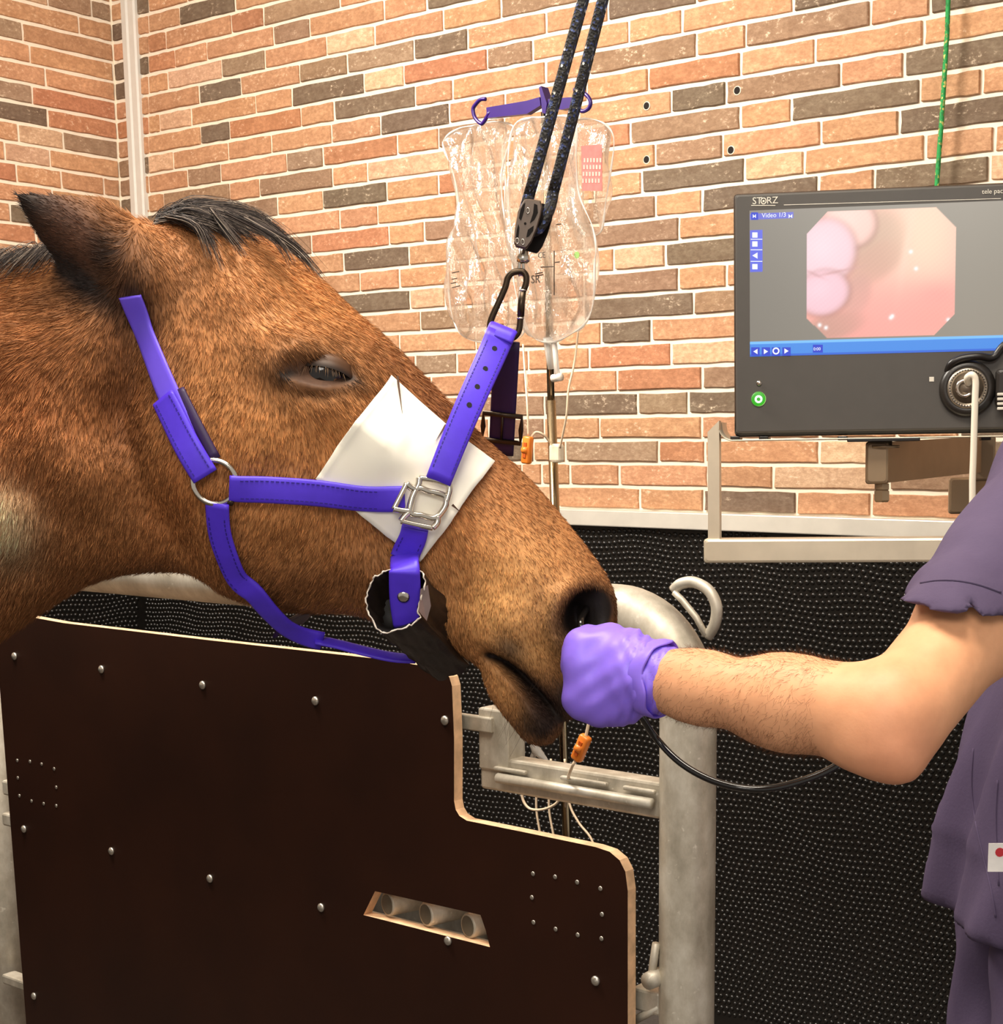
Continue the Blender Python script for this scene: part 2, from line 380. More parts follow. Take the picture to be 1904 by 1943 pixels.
ROWS = '''-6 -4.272o -4.083o -3.830
-5 -4.277o -4.123d -3.862o -3.661o -3.426
-4 -4.282r -4.195o -3.881r -3.738b -3.414o -3.180
-3 -4.287r -4.155o -4.000o -3.697b -3.541o -3.241o -3.079d -2.818
-2 -4.292o -4.196p -3.935m -3.738o -3.474p -3.280o -3.018o -2.814b -2.540
-1 -4.297o -4.046d -3.851o -3.590b -3.392m -3.130d -2.932o -2.663o -2.464d -2.199o -2.043
0 -4.302o -4.245p -4.089o -3.788o -3.627d -3.326p -3.170r -2.864b -2.708o -2.400o -2.240o -1.931d -1.688
1 -4.306o -4.047d -3.910r -3.591o -3.451d -3.129o -2.990o -2.665o -2.526b -2.198o -2.058b -1.733o -1.588d -1.325
2 -4.311p -4.186o -3.921o -3.724o -3.465o -3.266d -3.003o -2.804o -2.531o -2.339r -2.072o -1.871o -1.602o -1.322
3 -4.316o -4.120b -3.960o -3.659m -3.503r -3.202o -3.044b -2.807o -2.559o -2.271d -2.112b -1.805o -1.647d -1.354
4 -4.321o -4.243b -3.921o -3.783b -3.466o -3.323p -3.006o -2.817o -2.594r -2.395b -2.072o -1.932d -1.607o -1.462o -1.317
5 -4.021b -3.706o -3.509d -3.248o -3.049r -2.809o -2.560o -2.318b -2.120o -1.853o -1.655d -1.349
6 -3.737o -3.441o -3.286o -2.982o -2.810o -2.509o -2.360d -2.058p -1.895o -1.590o -1.429o -1.311
7 -3.741b -3.564r -3.244o -3.106b -2.924o -2.613b -2.318o -2.179d -1.856o -1.712d -1.438
8 -3.597o -3.431d -3.167o -2.868o -2.544b -2.246o -2.079
9 -3.554o -3.365o -3.206o -2.926o -2.649o -2.447p -2.287d -2.004
10 -3.467d -3.167p -3.032o -2.740o -2.544b -2.247o -2.106o -2.003
11 -3.359o -3.128b -2.872o -2.686o -2.545d -2.202b -2.002
12 -3.212o -2.921o -2.633o -2.488d -2.330o -2.031
13 -3.152m -2.993o -2.735o -2.528r -2.268p -2.000
14 -3.092o -2.743o -2.438r -2.174b -1.999
15 -2.994b -2.680d -2.372m -2.216d -1.998
16 -2.878b -2.681o -2.494o -2.175o -1.997
17 -2.821d -2.718o -2.609m -2.306r -2.165o -1.842p -1.698o -1.463
18 -2.691o -2.594o -2.431o -2.156o -1.967p -1.656b -1.449
19 -2.637o -2.365o -2.167d -1.901o -1.700o -1.446'''
FULL, TT, HALF = .318, .2, .155
field = MB(); fcol = []
def field_brick(x, z, w, tone, plane='b'):
    v, f = brick_shape(rnd.randrange(6)); j = rnd.uniform(.9, 1.1)
    if plane == 'b': q = [(x + a*w, DW + b*PROUD, z + c*(RH-.0115)) for a, b, c in v]
    else: q = [(XL - b*PROUD, x + a*w, z + c*(RH-.0115)) for a, b, c in v]; f = [t[::-1] for t in f]
    field.add(q, f); fcol.extend([tuple(c*j for c in TONE[tone][:3])]*len(v))
def fill(x0, x1, z, plane='b', obj=None):
    """random-bond bricks between two joints"""
    x = x0
    while x1 - x > .02:
        L = rnd.choice((FULL, FULL, TT, HALF, HALF)); L = min(L, x1 - x)
        if x1 - x - L < .07: L = x1 - x
        t = rnd.choice('ooooorrbmddp')
        if obj is None: field_brick(x + L/2, z, L - .0105, t, plane)
        else: brick(obj, x + L/2, z, L - .0105, t, rot=1)
        x += L
rows = {}
for ln in ROWS.strip().split('\n'):
    tk = ln.split(); rows[int(tk[0])] = ([float(q.rstrip('oprbmd')) for q in tk[1:]], [q[-1] for q in tk[1:-1]])
nb = 0
for k in range(-9, 20):
    z = Z0 - (k + .5)*RH; lo, hi = XL + .006, XR - .35
    if k in rows:
        xs, tn = rows[k]
        for a, b, t in zip(xs, xs[1:], tn):
            brick(wb, (a+b)/2, z, b - a - .0105, t); nb += 1
        if k < 5:                                         # short closers in the corner, left of the white trim
            x0, L = xs[0], xs[0] - lo
            if L > .02: c = lo + min(.085, L); brick(wb, (lo + c)/2, z, c - lo - .008, rnd.choice('oobdr')); fill(c, x0, z)
        else: fill(lo, xs[0], z)
        fill(xs[-1], hi, z)
    else: fill(lo, hi, z)
# left wall: only its last metre before the corner is in view
for k in range(-9, 20):
    z = Z0 - (k + .5)*RH; y1 = DW - .006; y0 = y1 - (1.55 if -5 <= k <= 13 else 0)
    st = y1 - rnd.choice((.06, .12, .2, .3)) if k % 2 else y1 - rnd.choice((.16, .25, .32))
    if -5 <= k <= 9:
        x = y1; first = True
        while x > y1 - 1.3:
            L = (y1 - st) if first else rnd.choice((FULL, FULL, TT, HALF)); first = False
            brick(wl, x - L/2, z, L - .0105, rnd.choice('ooooorrbmdp'), rot=1); x -= L
        fill(y1 - 2.6, x, z, 'l')
    else: fill(y1 - 2.6, y1, z, 'l')
mesh_obj('brick_field', field.v, field.f, M_brick_f, wb, cols=fcol, kind='stuff')
# drilled holes: dark plugs with a ring of dust
M_hole = mat('drill_hole', S(28, 20, 16), .9); M_dust = mat('drill_dust', S(238, 224, 200), .9)
for px, py in ((1400, 172), (1388, 285), (1228, 201), (1228, 303)):
    c = on_y(px, py, DW - PROUD)
    h = MB().lathe(c + np.array([0, .004, 0]), (0, -1, 0), [(0, .0105), (.0055, .0105), (.006, .0085)], 14).obj('drill_hole', M_dust, wb)
    MB().lathe(c, (0, -1, 0), [(0, .0085), (.0025, .0085)], 14).obj('hole_core', M_hole, h)

# white trim in the corner, aluminium rail, pebbled rubber wall mat
tx0, tx1 = -4.396, -4.326
t1 = MB(); zz = (ZR, ZT)
t1.loft([[(x, y, z) for x, y in ((tx0, DW), (tx0, DW-.016), (tx0+.006, DW-.022), (tx0+.028, DW-.022), (tx0+.032, DW-.016), (tx0+.040, DW-.016), (tx0+.044, DW-.022), (tx1-.004, DW-.022), (tx1, DW-.016), (tx1, DW))] for z in zz])
t1.obj('trim_1', M_white, kind='structure')
rail = MB().box(((XL+XR)/2, DW-.02, ZR-.021), (XR-XL-.004, .04, .042), bevel=.003)
rail.obj('trim_2', M_alu, kind='structure')
MB().box((XL+.02, (DW-.04+YF)/2, ZR-.021), (.04, DW-.042-YF, .042), bevel=.003).obj('trim_3', M_alu, kind='structure')
M_rub = mat('black_rubber', S(20, 17, 14), .3, var=.15, scale=30, spec=.6)
def pebbles(name, parent, x0, x1, z0, z1, plane):
    sx, sz = .0165, .0145; nx, nz = int((x1-x0)/sx), int((z1-z0)/sz)
    ii, jj = np.meshgrid(np.arange(nx), np.arange(nz), indexing='ij')
    x = x0 + (ii + .5*(jj % 2) + .25)*sx + .28*sx*np.sin(jj*.31 + np.sin(ii*.23)*1.5) ; z = z0 + (jj + .5)*sz + .3*sz*np.sin(ii*.35 + np.sin(jj*.17)*2)
    x = x.ravel() + rng.uniform(-.0012, .0012, x.size); z = z.ravel() + rng.uniform(-.0012, .0012, z.size); n = x.size
    r = rng.uniform(.0062, .0078, n); V = []; 
    for rr, h in ((1.0, 0), (.82, .0026), (.45, .0044)):
        for a in range(6):
            t = a*math.pi/3 + (.5 if rr < .9 else 0); V.append(np.stack([x + r*rr*math.cos(t), np.full(n, h), z + r*rr*math.sin(t)], 1))
    V.append(np.stack([x, np.full(n, .0049), z], 1)); V = np.stack(V, 1); b = np.arange(n)[:, None]*19; Q, T = [], []
    for k in (0, 1):
        for a in range(6): a2 = (a+1) % 6; Q.append(b + np.array([[k*6+a, k*6+a2, k*6+6+a2, k*6+6+a]]))
    for a in range(6): T.append(b + np.array([[12+a, 12+(a+1) % 6, 18]]))
    Q = np.concatenate(Q); T = np.concatenate(T); V = V.reshape(-1, 3)
    if plane == 'b': V = np.stack([V[:, 0], DW - .012 - V[:, 1], V[:, 2]], 1)
    else: V = np.stack([XL + .012 + V[:, 1], V[:, 0], V[:, 2]], 1); Q = Q[:, ::-1]; T = T[:, ::-1]
    fast_mesh(name, V, Q, T, M_rub, parent, kind='stuff', smooth=True)
mt = MB().box(((XL+XR)/2, DW-.006, (ZR-.042+.0)/2), (XR-XL, .012, ZR-.044)).obj('wall_mat', M_rub)
tag(mt, 'black pebbled rubber mat lining the lower back wall under the aluminium rail', 'wall mat')
pebbles('pebble', mt, XL+.03, -.95, .04, ZR-.046, 'b')
ml = MB().box((XL+.006, (DW-.012+YF)/2, (ZR-.044)/2), (.012, DW-.012-YF, ZR-.044)).obj('wall_mat', M_rub)
tag(ml, 'black pebbled rubber mat on the left wall, seen under the horse\'s neck', 'wall mat')
pebbles('pebble', ml, 1.35, DW-.02, .7, ZR-.046, 'l')
# ------------------------------------------------------------------ the horse
# sagittal frame: u along the face towards the muzzle, v down, w towards the near side
_r0 = ray(700, 800); _fh = np.array([_r0[0], _r0[1], 0]); _fh /= np.linalg.norm(_fh); _rt = np.array([_fh[1], -_fh[0], 0])
ROT = math.radians(9)
EU = _rt*math.cos(ROT) - _fh*math.sin(ROT); EN = -_fh*math.cos(ROT) - _rt*math.sin(ROT); EV = np.array([0, 0, -1.0])
HO = P(700, 800, 1.42)
def h2(px, py, w=0.0):
    """pixel -> (u, v) on the plane at offset w from the horse's middle"""
    r = ray(px, py); o = HO + EN*w; t = ((o - CAM) @ EN) / (r @ EN); q = CAM + r*t - HO; return np.array([q @ EU, q @ EV])
def hw(u, v, w):
    u = np.asarray(u, float); return HO + u[..., None]*EU + np.asarray(v, float)[..., None]*EV + np.asarray(w, float)[..., None]*EN if u.ndim else HO + u*EU + v*EV + w*EN
OUT = [(-420,640),(-300,590),(-200,548),(-100,515),(0,500),(100,487),(190,470),(250,450),(300,432),(360,420),(430,428),(500,452),(560,490),(610,532),(660,580),(720,632),(780,690),(840,752),(900,814),(955,862),(1010,915),(1060,972),(1105,1028),(1140,1075),(1162,1115),(1170,1150),(1168,1195),(1155,1235),(1132,1275),(1112,1310),(1098,1345),(1085,1362),(1072,1366),(1066,1385),(1048,1406),(1020,1412),(996,1402),(975,1378),(952,1350),(930,1318),(918,1288),(908,1262),(880,1240),(850,1225),(800,1208),(740,1190),(690,1168),(640,1161),(580,1160),(520,1152),(460,1138),(420,1120),(390,1100),(355,1086),(300,1082),(240,1086),(185,1098),(130,1122),(80,1152),(30,1184),(-30,1226),(-110,1290),(-200,1370),(-300,1460),(-420,1560)]
OUTL = np.array([h2(*p) for p in OUT])
OUTL = np.array(catmull([np.append(p, 0) for p in OUTL], 4))[:, :2]
U0, U1 = h2(-330, 800)[0], h2(1190, 1000)[0] + .012
V0, V1_ = h2(400, 395)[1], h2(0, 1600)[1]
ST = .0032
us = np.arange(U0, U1, ST); vs = np.arange(V0, h2(1000, 1430)[1], ST); ws = np.arange(-.19, .1901, .004)
def poly_sd(UU, VV, poly):
    """signed distance, positive inside"""
    p = np.stack([UU, VV], -1); d2 = np.full(UU.shape, 1e9); ins = np.zeros(UU.shape, bool); n = len(poly)
    for i in range(n):
        a, b = poly[i], poly[(i+1) % n]; e = b - a; q = p - a; t = np.clip((q @ e)/(e @ e + 1e-15), 0, 1); r = q - t[..., None]*e
        d2 = np.minimum(d2, (r*r).sum(-1)); c = (a[1] > VV) != (b[1] > VV)
        ins ^= c & (VV == VV) & (UU < (b[0]-a[0])*(VV-a[1])/(b[1]-a[1] + 1e-15) + a[0])
    d = np.sqrt(d2); return np.where(ins, d, -d)
UU, VV = np.meshgrid(us, vs, indexing='ij')
D2 = poly_sd(UU, VV, OUTL)
def line_d(pts, w=.06):
    L = [h2(x, y, w) for x, y in pts]; L = [q[:2] for q in catmull([np.append(q, 0) for q in L], 6)]; d = np.full(UU.shape, 1e9); p = np.stack([UU, VV], -1)
    for a, b in zip(L, L[1:]):
        e = b - a; q = p - a; t = np.clip((q @ e)/(e @ e + 1e-15), 0, 1); r = q - t[..., None]*e; d = np.minimum(d, np.sqrt((r*r).sum(-1)))
    return d
PX = ST and .000483                                        # metres per photo pixel at the horse's distance
def gau(px, py, rx, ry=None, ang=0, w=.07):
    c = h2(px, py, w); ry = ry or rx; a = math.radians(ang); x = UU - c[0]; y = VV - c[1]
    return np.exp(-(((x*math.cos(a) + y*math.sin(a))/(rx*PX))**2 + ((-x*math.sin(a) + y*math.cos(a))/(ry*PX))**2))
HP_ = [(300,470,.055),(260,560,.075),(400,470,.062),(500,520,.074),(600,600,.092),(560,660,.098),(660,680,.088),(600,720,.092),(480,820,.094),(400,900,.092),(520,960,.086),(400,1020,.082),(560,1090,.062),(650,1130,.055),(700,850,.082),(780,780,.064),(850,800,.052),(780,960,.068),(740,1080,.058),(900,900,.054),(900,1050,.056),(980,1000,.054),(1050,1080,.056),(1110,1130,.056),(980,1150,.057),(1050,1230,.054),(1080,1330,.038),(1000,1350,.036),(950,1300,.038),(900,1200,.046),(820,1190,.044),(330,1060,.062),(250,1000,.072),(230,800,.078),(150,700,.082),(100,900,.10),(0,700,.088),(0,540,.05),(60,1100,.085),(0,1000,.12),(-150,900,.15),(-150,650,.11),(-300,1000,.18),(-300,700,.14),(-150,1250,.13)]
num = np.zeros(UU.shape); den = np.zeros(UU.shape)
for x, y, h in HP_:
    c = h2(x, y, h*.8); k = 1/(((UU-c[0])**2 + (VV-c[1])**2)**1.5 + .018**3); num += k*h; den += k
HH = num/den
RR = np.clip(HH*1.0, .03, .085)
# relief of the face (metres)
REL = .010*gau(430, 870, 150, 170) - .016*np.exp(-(line_d([(262,640),(255,720),(235,800),(262,890),(300,980),(345,1060)])/.020)**2)
REL += -.008*gau(225, 760, 70, 110) + .008*gau(120, 780, 120, 140) - .012*gau(120, 1010, 90, 120, 20) + .006*gau(200, 950, 60, 130, 25)
REL += .013*gau(600, 648, 75, 26, 10) - .008*gau(540, 600, 55, 40) + .006*gau(470, 560, 60, 40) + .005*gau(690, 770, 90, 25, 35)
REL += .005*np.exp(-(line_d([(640,780),(720,830),(800,880)])/.012)**2) - .007*gau(860, 930, 80, 45, 45) - .006*gau(760, 1050, 90, 50, 30)
REL += .008*gau(1000, 1080, 90, 70, 35) + .009*gau(960, 1190, 80, 60) - .006*gau(880, 1120, 40, 80, 10)
# eye: lids round a sunken slit
EYE = h2(607, 706, .085)
ex = (UU - EYE[0])*math.cos(.12) + (VV - EYE[1])*math.sin(.12); ey = -(UU - EYE[0])*math.sin(.12) + (VV - EYE[1])*math.cos(.12)
er = np.sqrt((ex/.0285)**2 + (ey/np.where(ey < 0, .0135, .0100))**2)
REL += .0045*np.exp(-((er - 1.35)/.35)**2) - .006*np.exp(-(er/.95)**4)
for pts, a, s in (([(548,690),(570,668),(610,655),(650,668)], -.0035, .0025), ([(560,640),(600,622),(650,632)], -.0025, .004), ([(575,745),(620,752),(660,738)], -.003, .003), ([(655,706),(690,722)], -.004, .003)):
    REL += a*np.exp(-(line_d(pts, .085)/s)**2)
# nostril rim and mouth
NOS = h2(1116, 1168, .052)
nx_ = (UU - NOS[0])*math.cos(.5) + (VV - NOS[1])*math.sin(.5); ny_ = -(UU - NOS[0])*math.sin(.5) + (VV - NOS[1])*math.cos(.5)
nr = np.sqrt((nx_/.022)**2 + (ny_/.026)**2)
REL += .010*np.exp(-((nr - 1.40)/.36)**2) - .044*np.exp(-(nr/.92)**8)
MOUTH = [(925,1246),(950,1256),(985,1283),(1015,1315),(1042,1345),(1064,1374)]
md = line_d(MOUTH, .035)
REL += -.034*np.exp(-(md/.0060)**2) + .004*np.exp(-((md-.014)/.008)**2)
for pts in ([(905,1225),(925,1240),(945,1262)], [(920,1262),(950,1300),(985,1330)]): REL += -.004*np.exp(-(line_d(pts, .04)/.004)**2)
for k in range(9):                                          # wrinkles of the upper lip
    x0 = 955 + k*13; REL += -.0014*np.exp(-(line_d([(x0, 1228+k*9), (x0+14, 1262+k*11)], .045)/.0022)**2)
wob = np.sin(UU*190 + 3*np.sin(VV*130))*np.sin(VV*170 + 2*np.sin(UU*90)); REL += .0007*wob
edge = np.clip(D2/(RR*.7), 0, 1)
HS = np.maximum(HH + REL*edge, .008)
q = np.clip(1 - D2/RR, 0, 3)
WW = ws[None, None, :]
wn = WW/HS[..., None]
fb = (np.sqrt(q[..., None]**2 + wn**2 + 1e-9) - 1)*np.minimum(HS, RR)[..., None]
def cone3(a, b, ra, rb, ax=None, st=1.0):
    """tapered capsule in (u, v, w)"""
    G = [UU[..., None] - a[0], VV[..., None] - a[1], WW - a[2]]; d = np.asarray(b) - np.asarray(a); dd = d @ d
    t = np.clip((G[0]*d[0] + G[1]*d[1] + G[2]*d[2])/dd, 0, 1); return [G[i] - t*d[i] for i in range(3)], t
for sgn in (1, -1):                                         # ears: flattened leaves, swept back
    b = np.append(h2(282, 520, .055), .054*sgn); tip = np.append(h2(36, 368, .085), .092*sgn)
    (gx, gy, gz), t = cone3(b, tip, 0, 0)
    ax = tip - b; ax /= np.linalg.norm(ax); pr = np.array([-ax[1], ax[0], 0]); pr /= np.linalg.norm(pr)
    yy = gx*pr[0] + gy*pr[1]; zz = gz; rem = np.sqrt(np.maximum(gx**2 + gy**2 + gz**2 - yy**2 - zz**2, 0))
    wy = np.interp(t, [0, .12, .3, .5, .65, .8, .9, .96, 1], [.026, .032, .0350, .0340, .0290, .0195, .0120, .0070, .0012]); wz = np.interp(t, [0, .3, .7, 1], [.034, .022, .012, .002])
    bow = (zz*sgn - .010*(1 - (yy/wy)**2) + .012)            # cupped
    fe = (np.sqrt((yy/wy)**2 + (bow/wz)**2 + (rem/.022)**2) - 1)*np.minimum(wy, wz)
    k = .024; h_ = np.clip(.5 + .5*(fb - fe)/k, 0, 1); fb = fb*(1-h_) + fe*h_ - k*h_*(1-h_)
hv, hq = surface_nets(fb, None, None, None)
huv = np.stack([us[0] + hv[:, 0]*ST, vs[0] + hv[:, 1]*ST, ws[0] + hv[:, 2]*.004], 1)
hq = hq[:, ::-1].copy()                                    # (u, v, w) is a left-handed frame
huv = smooth_mesh(huv, hq, 2)
# colours of the coat, in the horse's own frame
def g2(px, py, rx, ry=None, ang=0, w=.07, pts=None):
    c = h2(px, py, w); ry = ry or rx; a = math.radians(ang); x = pts[:, 0] - c[0]; y = pts[:, 1] - c[1]
    return np.exp(-(((x*math.cos(a) + y*math.sin(a))/(rx*PX))**2 + ((-x*math.sin(a) + y*math.cos(a))/(ry*PX))**2))
MLN = [h2(x, y, .035) for x, y in MOUTH]
def mouth_d(p):
    d = np.full(len(p), 1e9)
    for a, b in zip(MLN, MLN[1:]):
        e = b - a; q = p[:, :2] - a; t = np.clip((q @ e)/(e @ e), 0, 1); r = q - t[:, None]*e; d = np.minimum(d, np.sqrt((r*r).sum(1)))
    return d
def nost_r(p):
    x = (p[:, 0]-NOS[0])*math.cos(.5) + (p[:, 1]-NOS[1])*math.sin(.5); y = -(p[:, 0]-NOS[0])*math.sin(.5) + (p[:, 1]-NOS[1])*math.cos(.5); return np.sqrt((x/.022)**2 + (y/.026)**2)
def coat(p):
    base = np.array(S(178, 122, 76)[:3]); c = np.repeat(base[None], len(p), 0)
    def to(col, m):
        nonlocal c; m = np.clip(m, 0, 1)[:, None]; c = c*(1-m) + np.array(S(*col)[:3])*m
    G = lambda *a: g2(*a, pts=p)
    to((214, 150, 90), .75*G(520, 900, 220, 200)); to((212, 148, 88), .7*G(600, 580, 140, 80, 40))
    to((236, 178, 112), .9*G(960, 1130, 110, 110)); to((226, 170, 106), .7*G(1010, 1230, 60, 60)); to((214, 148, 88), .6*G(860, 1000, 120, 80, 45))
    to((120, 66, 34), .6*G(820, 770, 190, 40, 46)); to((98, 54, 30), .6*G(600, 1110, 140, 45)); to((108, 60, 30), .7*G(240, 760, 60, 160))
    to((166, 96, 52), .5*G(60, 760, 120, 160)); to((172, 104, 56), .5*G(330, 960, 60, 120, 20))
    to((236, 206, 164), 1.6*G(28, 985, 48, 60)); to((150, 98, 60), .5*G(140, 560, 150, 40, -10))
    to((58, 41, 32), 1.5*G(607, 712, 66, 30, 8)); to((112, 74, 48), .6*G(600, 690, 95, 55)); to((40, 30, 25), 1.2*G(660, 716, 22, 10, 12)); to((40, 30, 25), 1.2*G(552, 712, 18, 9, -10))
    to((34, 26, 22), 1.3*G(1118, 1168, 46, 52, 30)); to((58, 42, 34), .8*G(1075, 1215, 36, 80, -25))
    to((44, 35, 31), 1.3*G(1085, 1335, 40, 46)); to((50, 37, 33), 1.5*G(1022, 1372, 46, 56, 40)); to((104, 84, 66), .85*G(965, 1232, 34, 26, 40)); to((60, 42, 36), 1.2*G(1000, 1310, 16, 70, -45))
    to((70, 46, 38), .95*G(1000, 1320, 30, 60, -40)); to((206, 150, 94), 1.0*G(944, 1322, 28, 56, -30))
    to((40, 29, 25), 1.3*np.exp(-(mouth_d(p)/.0042)**2)); to((24, 17, 14), 1.3*np.exp(-(nost_r(p)/1.02)**8))
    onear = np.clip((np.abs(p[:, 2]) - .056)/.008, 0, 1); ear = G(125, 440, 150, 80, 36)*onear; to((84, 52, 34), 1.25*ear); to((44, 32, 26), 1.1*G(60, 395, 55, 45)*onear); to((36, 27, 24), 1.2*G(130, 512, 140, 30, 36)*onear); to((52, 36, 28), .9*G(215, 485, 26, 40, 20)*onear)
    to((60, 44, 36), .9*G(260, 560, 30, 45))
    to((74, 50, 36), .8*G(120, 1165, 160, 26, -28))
    n = np.sin(p[:, 0]*61 + 2*np.sin(p[:, 1]*47))*np.sin(p[:, 1]*53 + 2*np.sin(p[:, 0]*39)); c = c*(1 + .07*n)[:, None]
    return np.clip(c, .004, 1)
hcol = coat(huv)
HV = HO + huv[:, :1]*EU + huv[:, 1:2]*EV + huv[:, 2:]*EN
# direction in which the coat lies (u, v) : down the face, down and back on cheek and neck
def flow(p):
    c = np.zeros((len(p), 2)); wsum = np.zeros(len(p))
    for px, py, fx, fy in ((60,600,-.9,.35),(100,800,-.25,.95),(60,1080,-.3,.95),(240,900,-.3,.9),(300,700,-.2,.95),(450,560,.5,.75),(640,600,.75,.6),(430,800,-.2,.95),(560,950,-.25,.9),(560,1100,-.5,.8),(700,760,.55,.75),(850,820,.7,.7),(800,1000,.35,.9),(960,950,.65,.75),(1060,1100,.4,.9),(940,1150,.0,1),(1000,1250,.3,.9),(160,450,-.85,-.5),(350,480,.3,.9)):
        a = h2(px, py, .06); k = 1/(((p[:, :2]-a)**2).sum(1)**1.5 + 1e-5); c += k[:, None]*np.array([fx, fy]); wsum += k
    c /= wsum[:, None]; return c/(np.linalg.norm(c, axis=1)[:, None] + 1e-9)
fl = flow(huv)
# coordinates that run along and across the lie of the hair, for the fine grain
al = huv[:, 0]*fl[:, 0] + huv[:, 1]*fl[:, 1]; ac = -huv[:, 0]*fl[:, 1] + huv[:, 1]*fl[:, 0]
t = NT('horse_coat').set(.62, spec=.32)
at = t.n('ShaderNodeAttribute', attribute_name='col'); fa = t.n('ShaderNodeAttribute', attribute_name='flow')
n1 = t.noise(t.mapv(t.pos(), (1, 1, .55)), 150, 4, .6); n2 = t.noise(t.pos(), 26, 4)
c = t.mix(1, at.outputs['Color'], t.ramp(n1, [(.3, (.78, .76, .74, 1)), (.72, (1.2, 1.2, 1.2, 1))]), 'MULTIPLY'); c = t.mix(1, c, t.ramp(n2, [(.3, (.88, .88, .88, 1)), (.7, (1.1, 1.1, 1.1, 1))]), 'MULTIPLY')
t.l(c, t.b.inputs['Base Color']); t.bump(n1, .35, .0015)
M_coat = t.m
# the rest of the animal, outside the frame to the left: neck base, trunk and legs on the floor
def B3(u, v, w): return HO + u*EU + v*EV + w*EN
ZG = HO[2]
bs = SDF(np.minimum(B3(-2.6, 0, .4), B3(-.3, 0, -.4))*[1, 1, 0] - [.12, .12, -.0], np.maximum(B3(-2.6, 0, -.4), B3(-.3, 0, .4))*[1, 1, 0] + [.12, .12, ZG + .25], .022)
for a, b, ra, rb, fl_ in (((-.58, .12, 0), (-.84, .24, 0), .225, .27, .80), ((-.56, .03, 0), (-.84, .10, 0), .15, .18, .7), ((-.58, .22, 0), (-.80, .38, 0), .17, .23, .9), ((-.85, .30, 0), (-1.25, .32, 0), .28, .31, .92), ((-1.25, .32, 0), (-1.75, .30, 0), .31, .31, .92), ((-1.75, .28, 0), (-2.05, .26, 0), .30, .27, .95), ((-.98, .06, 0), (-1.20, .10, 0), .12, .14, .6)):
    bs.add(bs.cone(B3(*a), B3(*b), ra, rb, (EN, fl_)), .08)
for sg in (1, -1):
    w = .15*sg
    for pts in ((((-.86, .42, w), .13), ((-.92, .66, w), .085), ((-.90, .98, w*.9), .050), ((-.90, 1.04, w*.9), .048), ((-.905, 1.30, w*.9), .032), ((-.90, 1.36, w*.9), .040), ((-.87, 1.45, w*.9), .040), ((-.855, ZG - .03, w*.9), .058)),
                (((-2.02, .38, w), .19), ((-1.90, .68, w), .12), ((-2.14, .98, w), .058), ((-2.17, 1.03, w), .055), ((-2.10, 1.30, w), .036), ((-2.09, 1.37, w), .042), ((-2.05, 1.45, w), .040), ((-2.03, ZG - .03, w), .058))):
        for (a, ra), (b, rb) in zip(pts, pts[1:]): bs.add(bs.cone(B3(*a), B3(*b), ra, rb), .035)
bs.f = np.maximum(bs.f, .004 - bs.g[..., 2]).astype(np.float32); bv_, bq_ = bs.mesh(3)
buv = np.stack([(bv_ - HO) @ EU, (bv_ - HO) @ EV, (bv_ - HO) @ EN], 1); bcol = np.repeat(np.array(S(134, 84, 48)[:3])[None], len(bv_), 0)
lg = np.clip((buv[:, 1] - .72)/.2, 0, 1)[:, None]; bcol = bcol*(1-lg) + np.array(S(34, 26, 22)[:3])*lg
N0 = len(HV)
horse = mesh_obj('horse', np.concatenate([HV, bv_]), np.concatenate([hq, bq_ + N0]), M_coat, None, True, origin=(HO[0]-.5, HO[1], 0), cols=np.concatenate([hcol, bcol]), uvw=np.concatenate([np.stack([al, ac, huv[:, 2]], 1), buv]))
tv = []
for k in range(160):
    o = rng.normal(size=3)*.03; tv.append((catmull([B3(-2.30, .12, 0), B3(-2.42, .22, 0) + o*.5, B3(-2.47, .6, 0) + o, B3(-2.44, 1.0 + .2*rng.random(), 0) + o*1.3], 4)))
tm = MB()
for q_ in tv: tm.tube(q_, np.linspace(.004, .0015, len(q_)), 3, caps=False)

tag(horse, 'bay horse with a black forelock and sleepy eye, head held out in a purple halter', 'horse')
BVH = BVHTree.FromPolygons([tuple(v) for v in HV], [tuple(int(i) for i in f) for f in hq])
def hit(px, py, lift=0.0):
    """where the sight line through a photo pixel meets the horse; returns point and surface normal"""
    r = ray(px, py); r = r/np.linalg.norm(r); loc, nor, i, d = BVH.ray_cast(Vector(CAM), Vector(r))
    if loc is None: return None
    n = np.array(nor); n = n if n @ r < 0 else -n
    return np.array(loc) + n*lift, n
def hitp(px, py, lift=0.0):
    h = hit(px, py, lift)
    if h is None: u, v = h2(px, py, 0.0); return hw(u, v, 0.0), EN
    return h
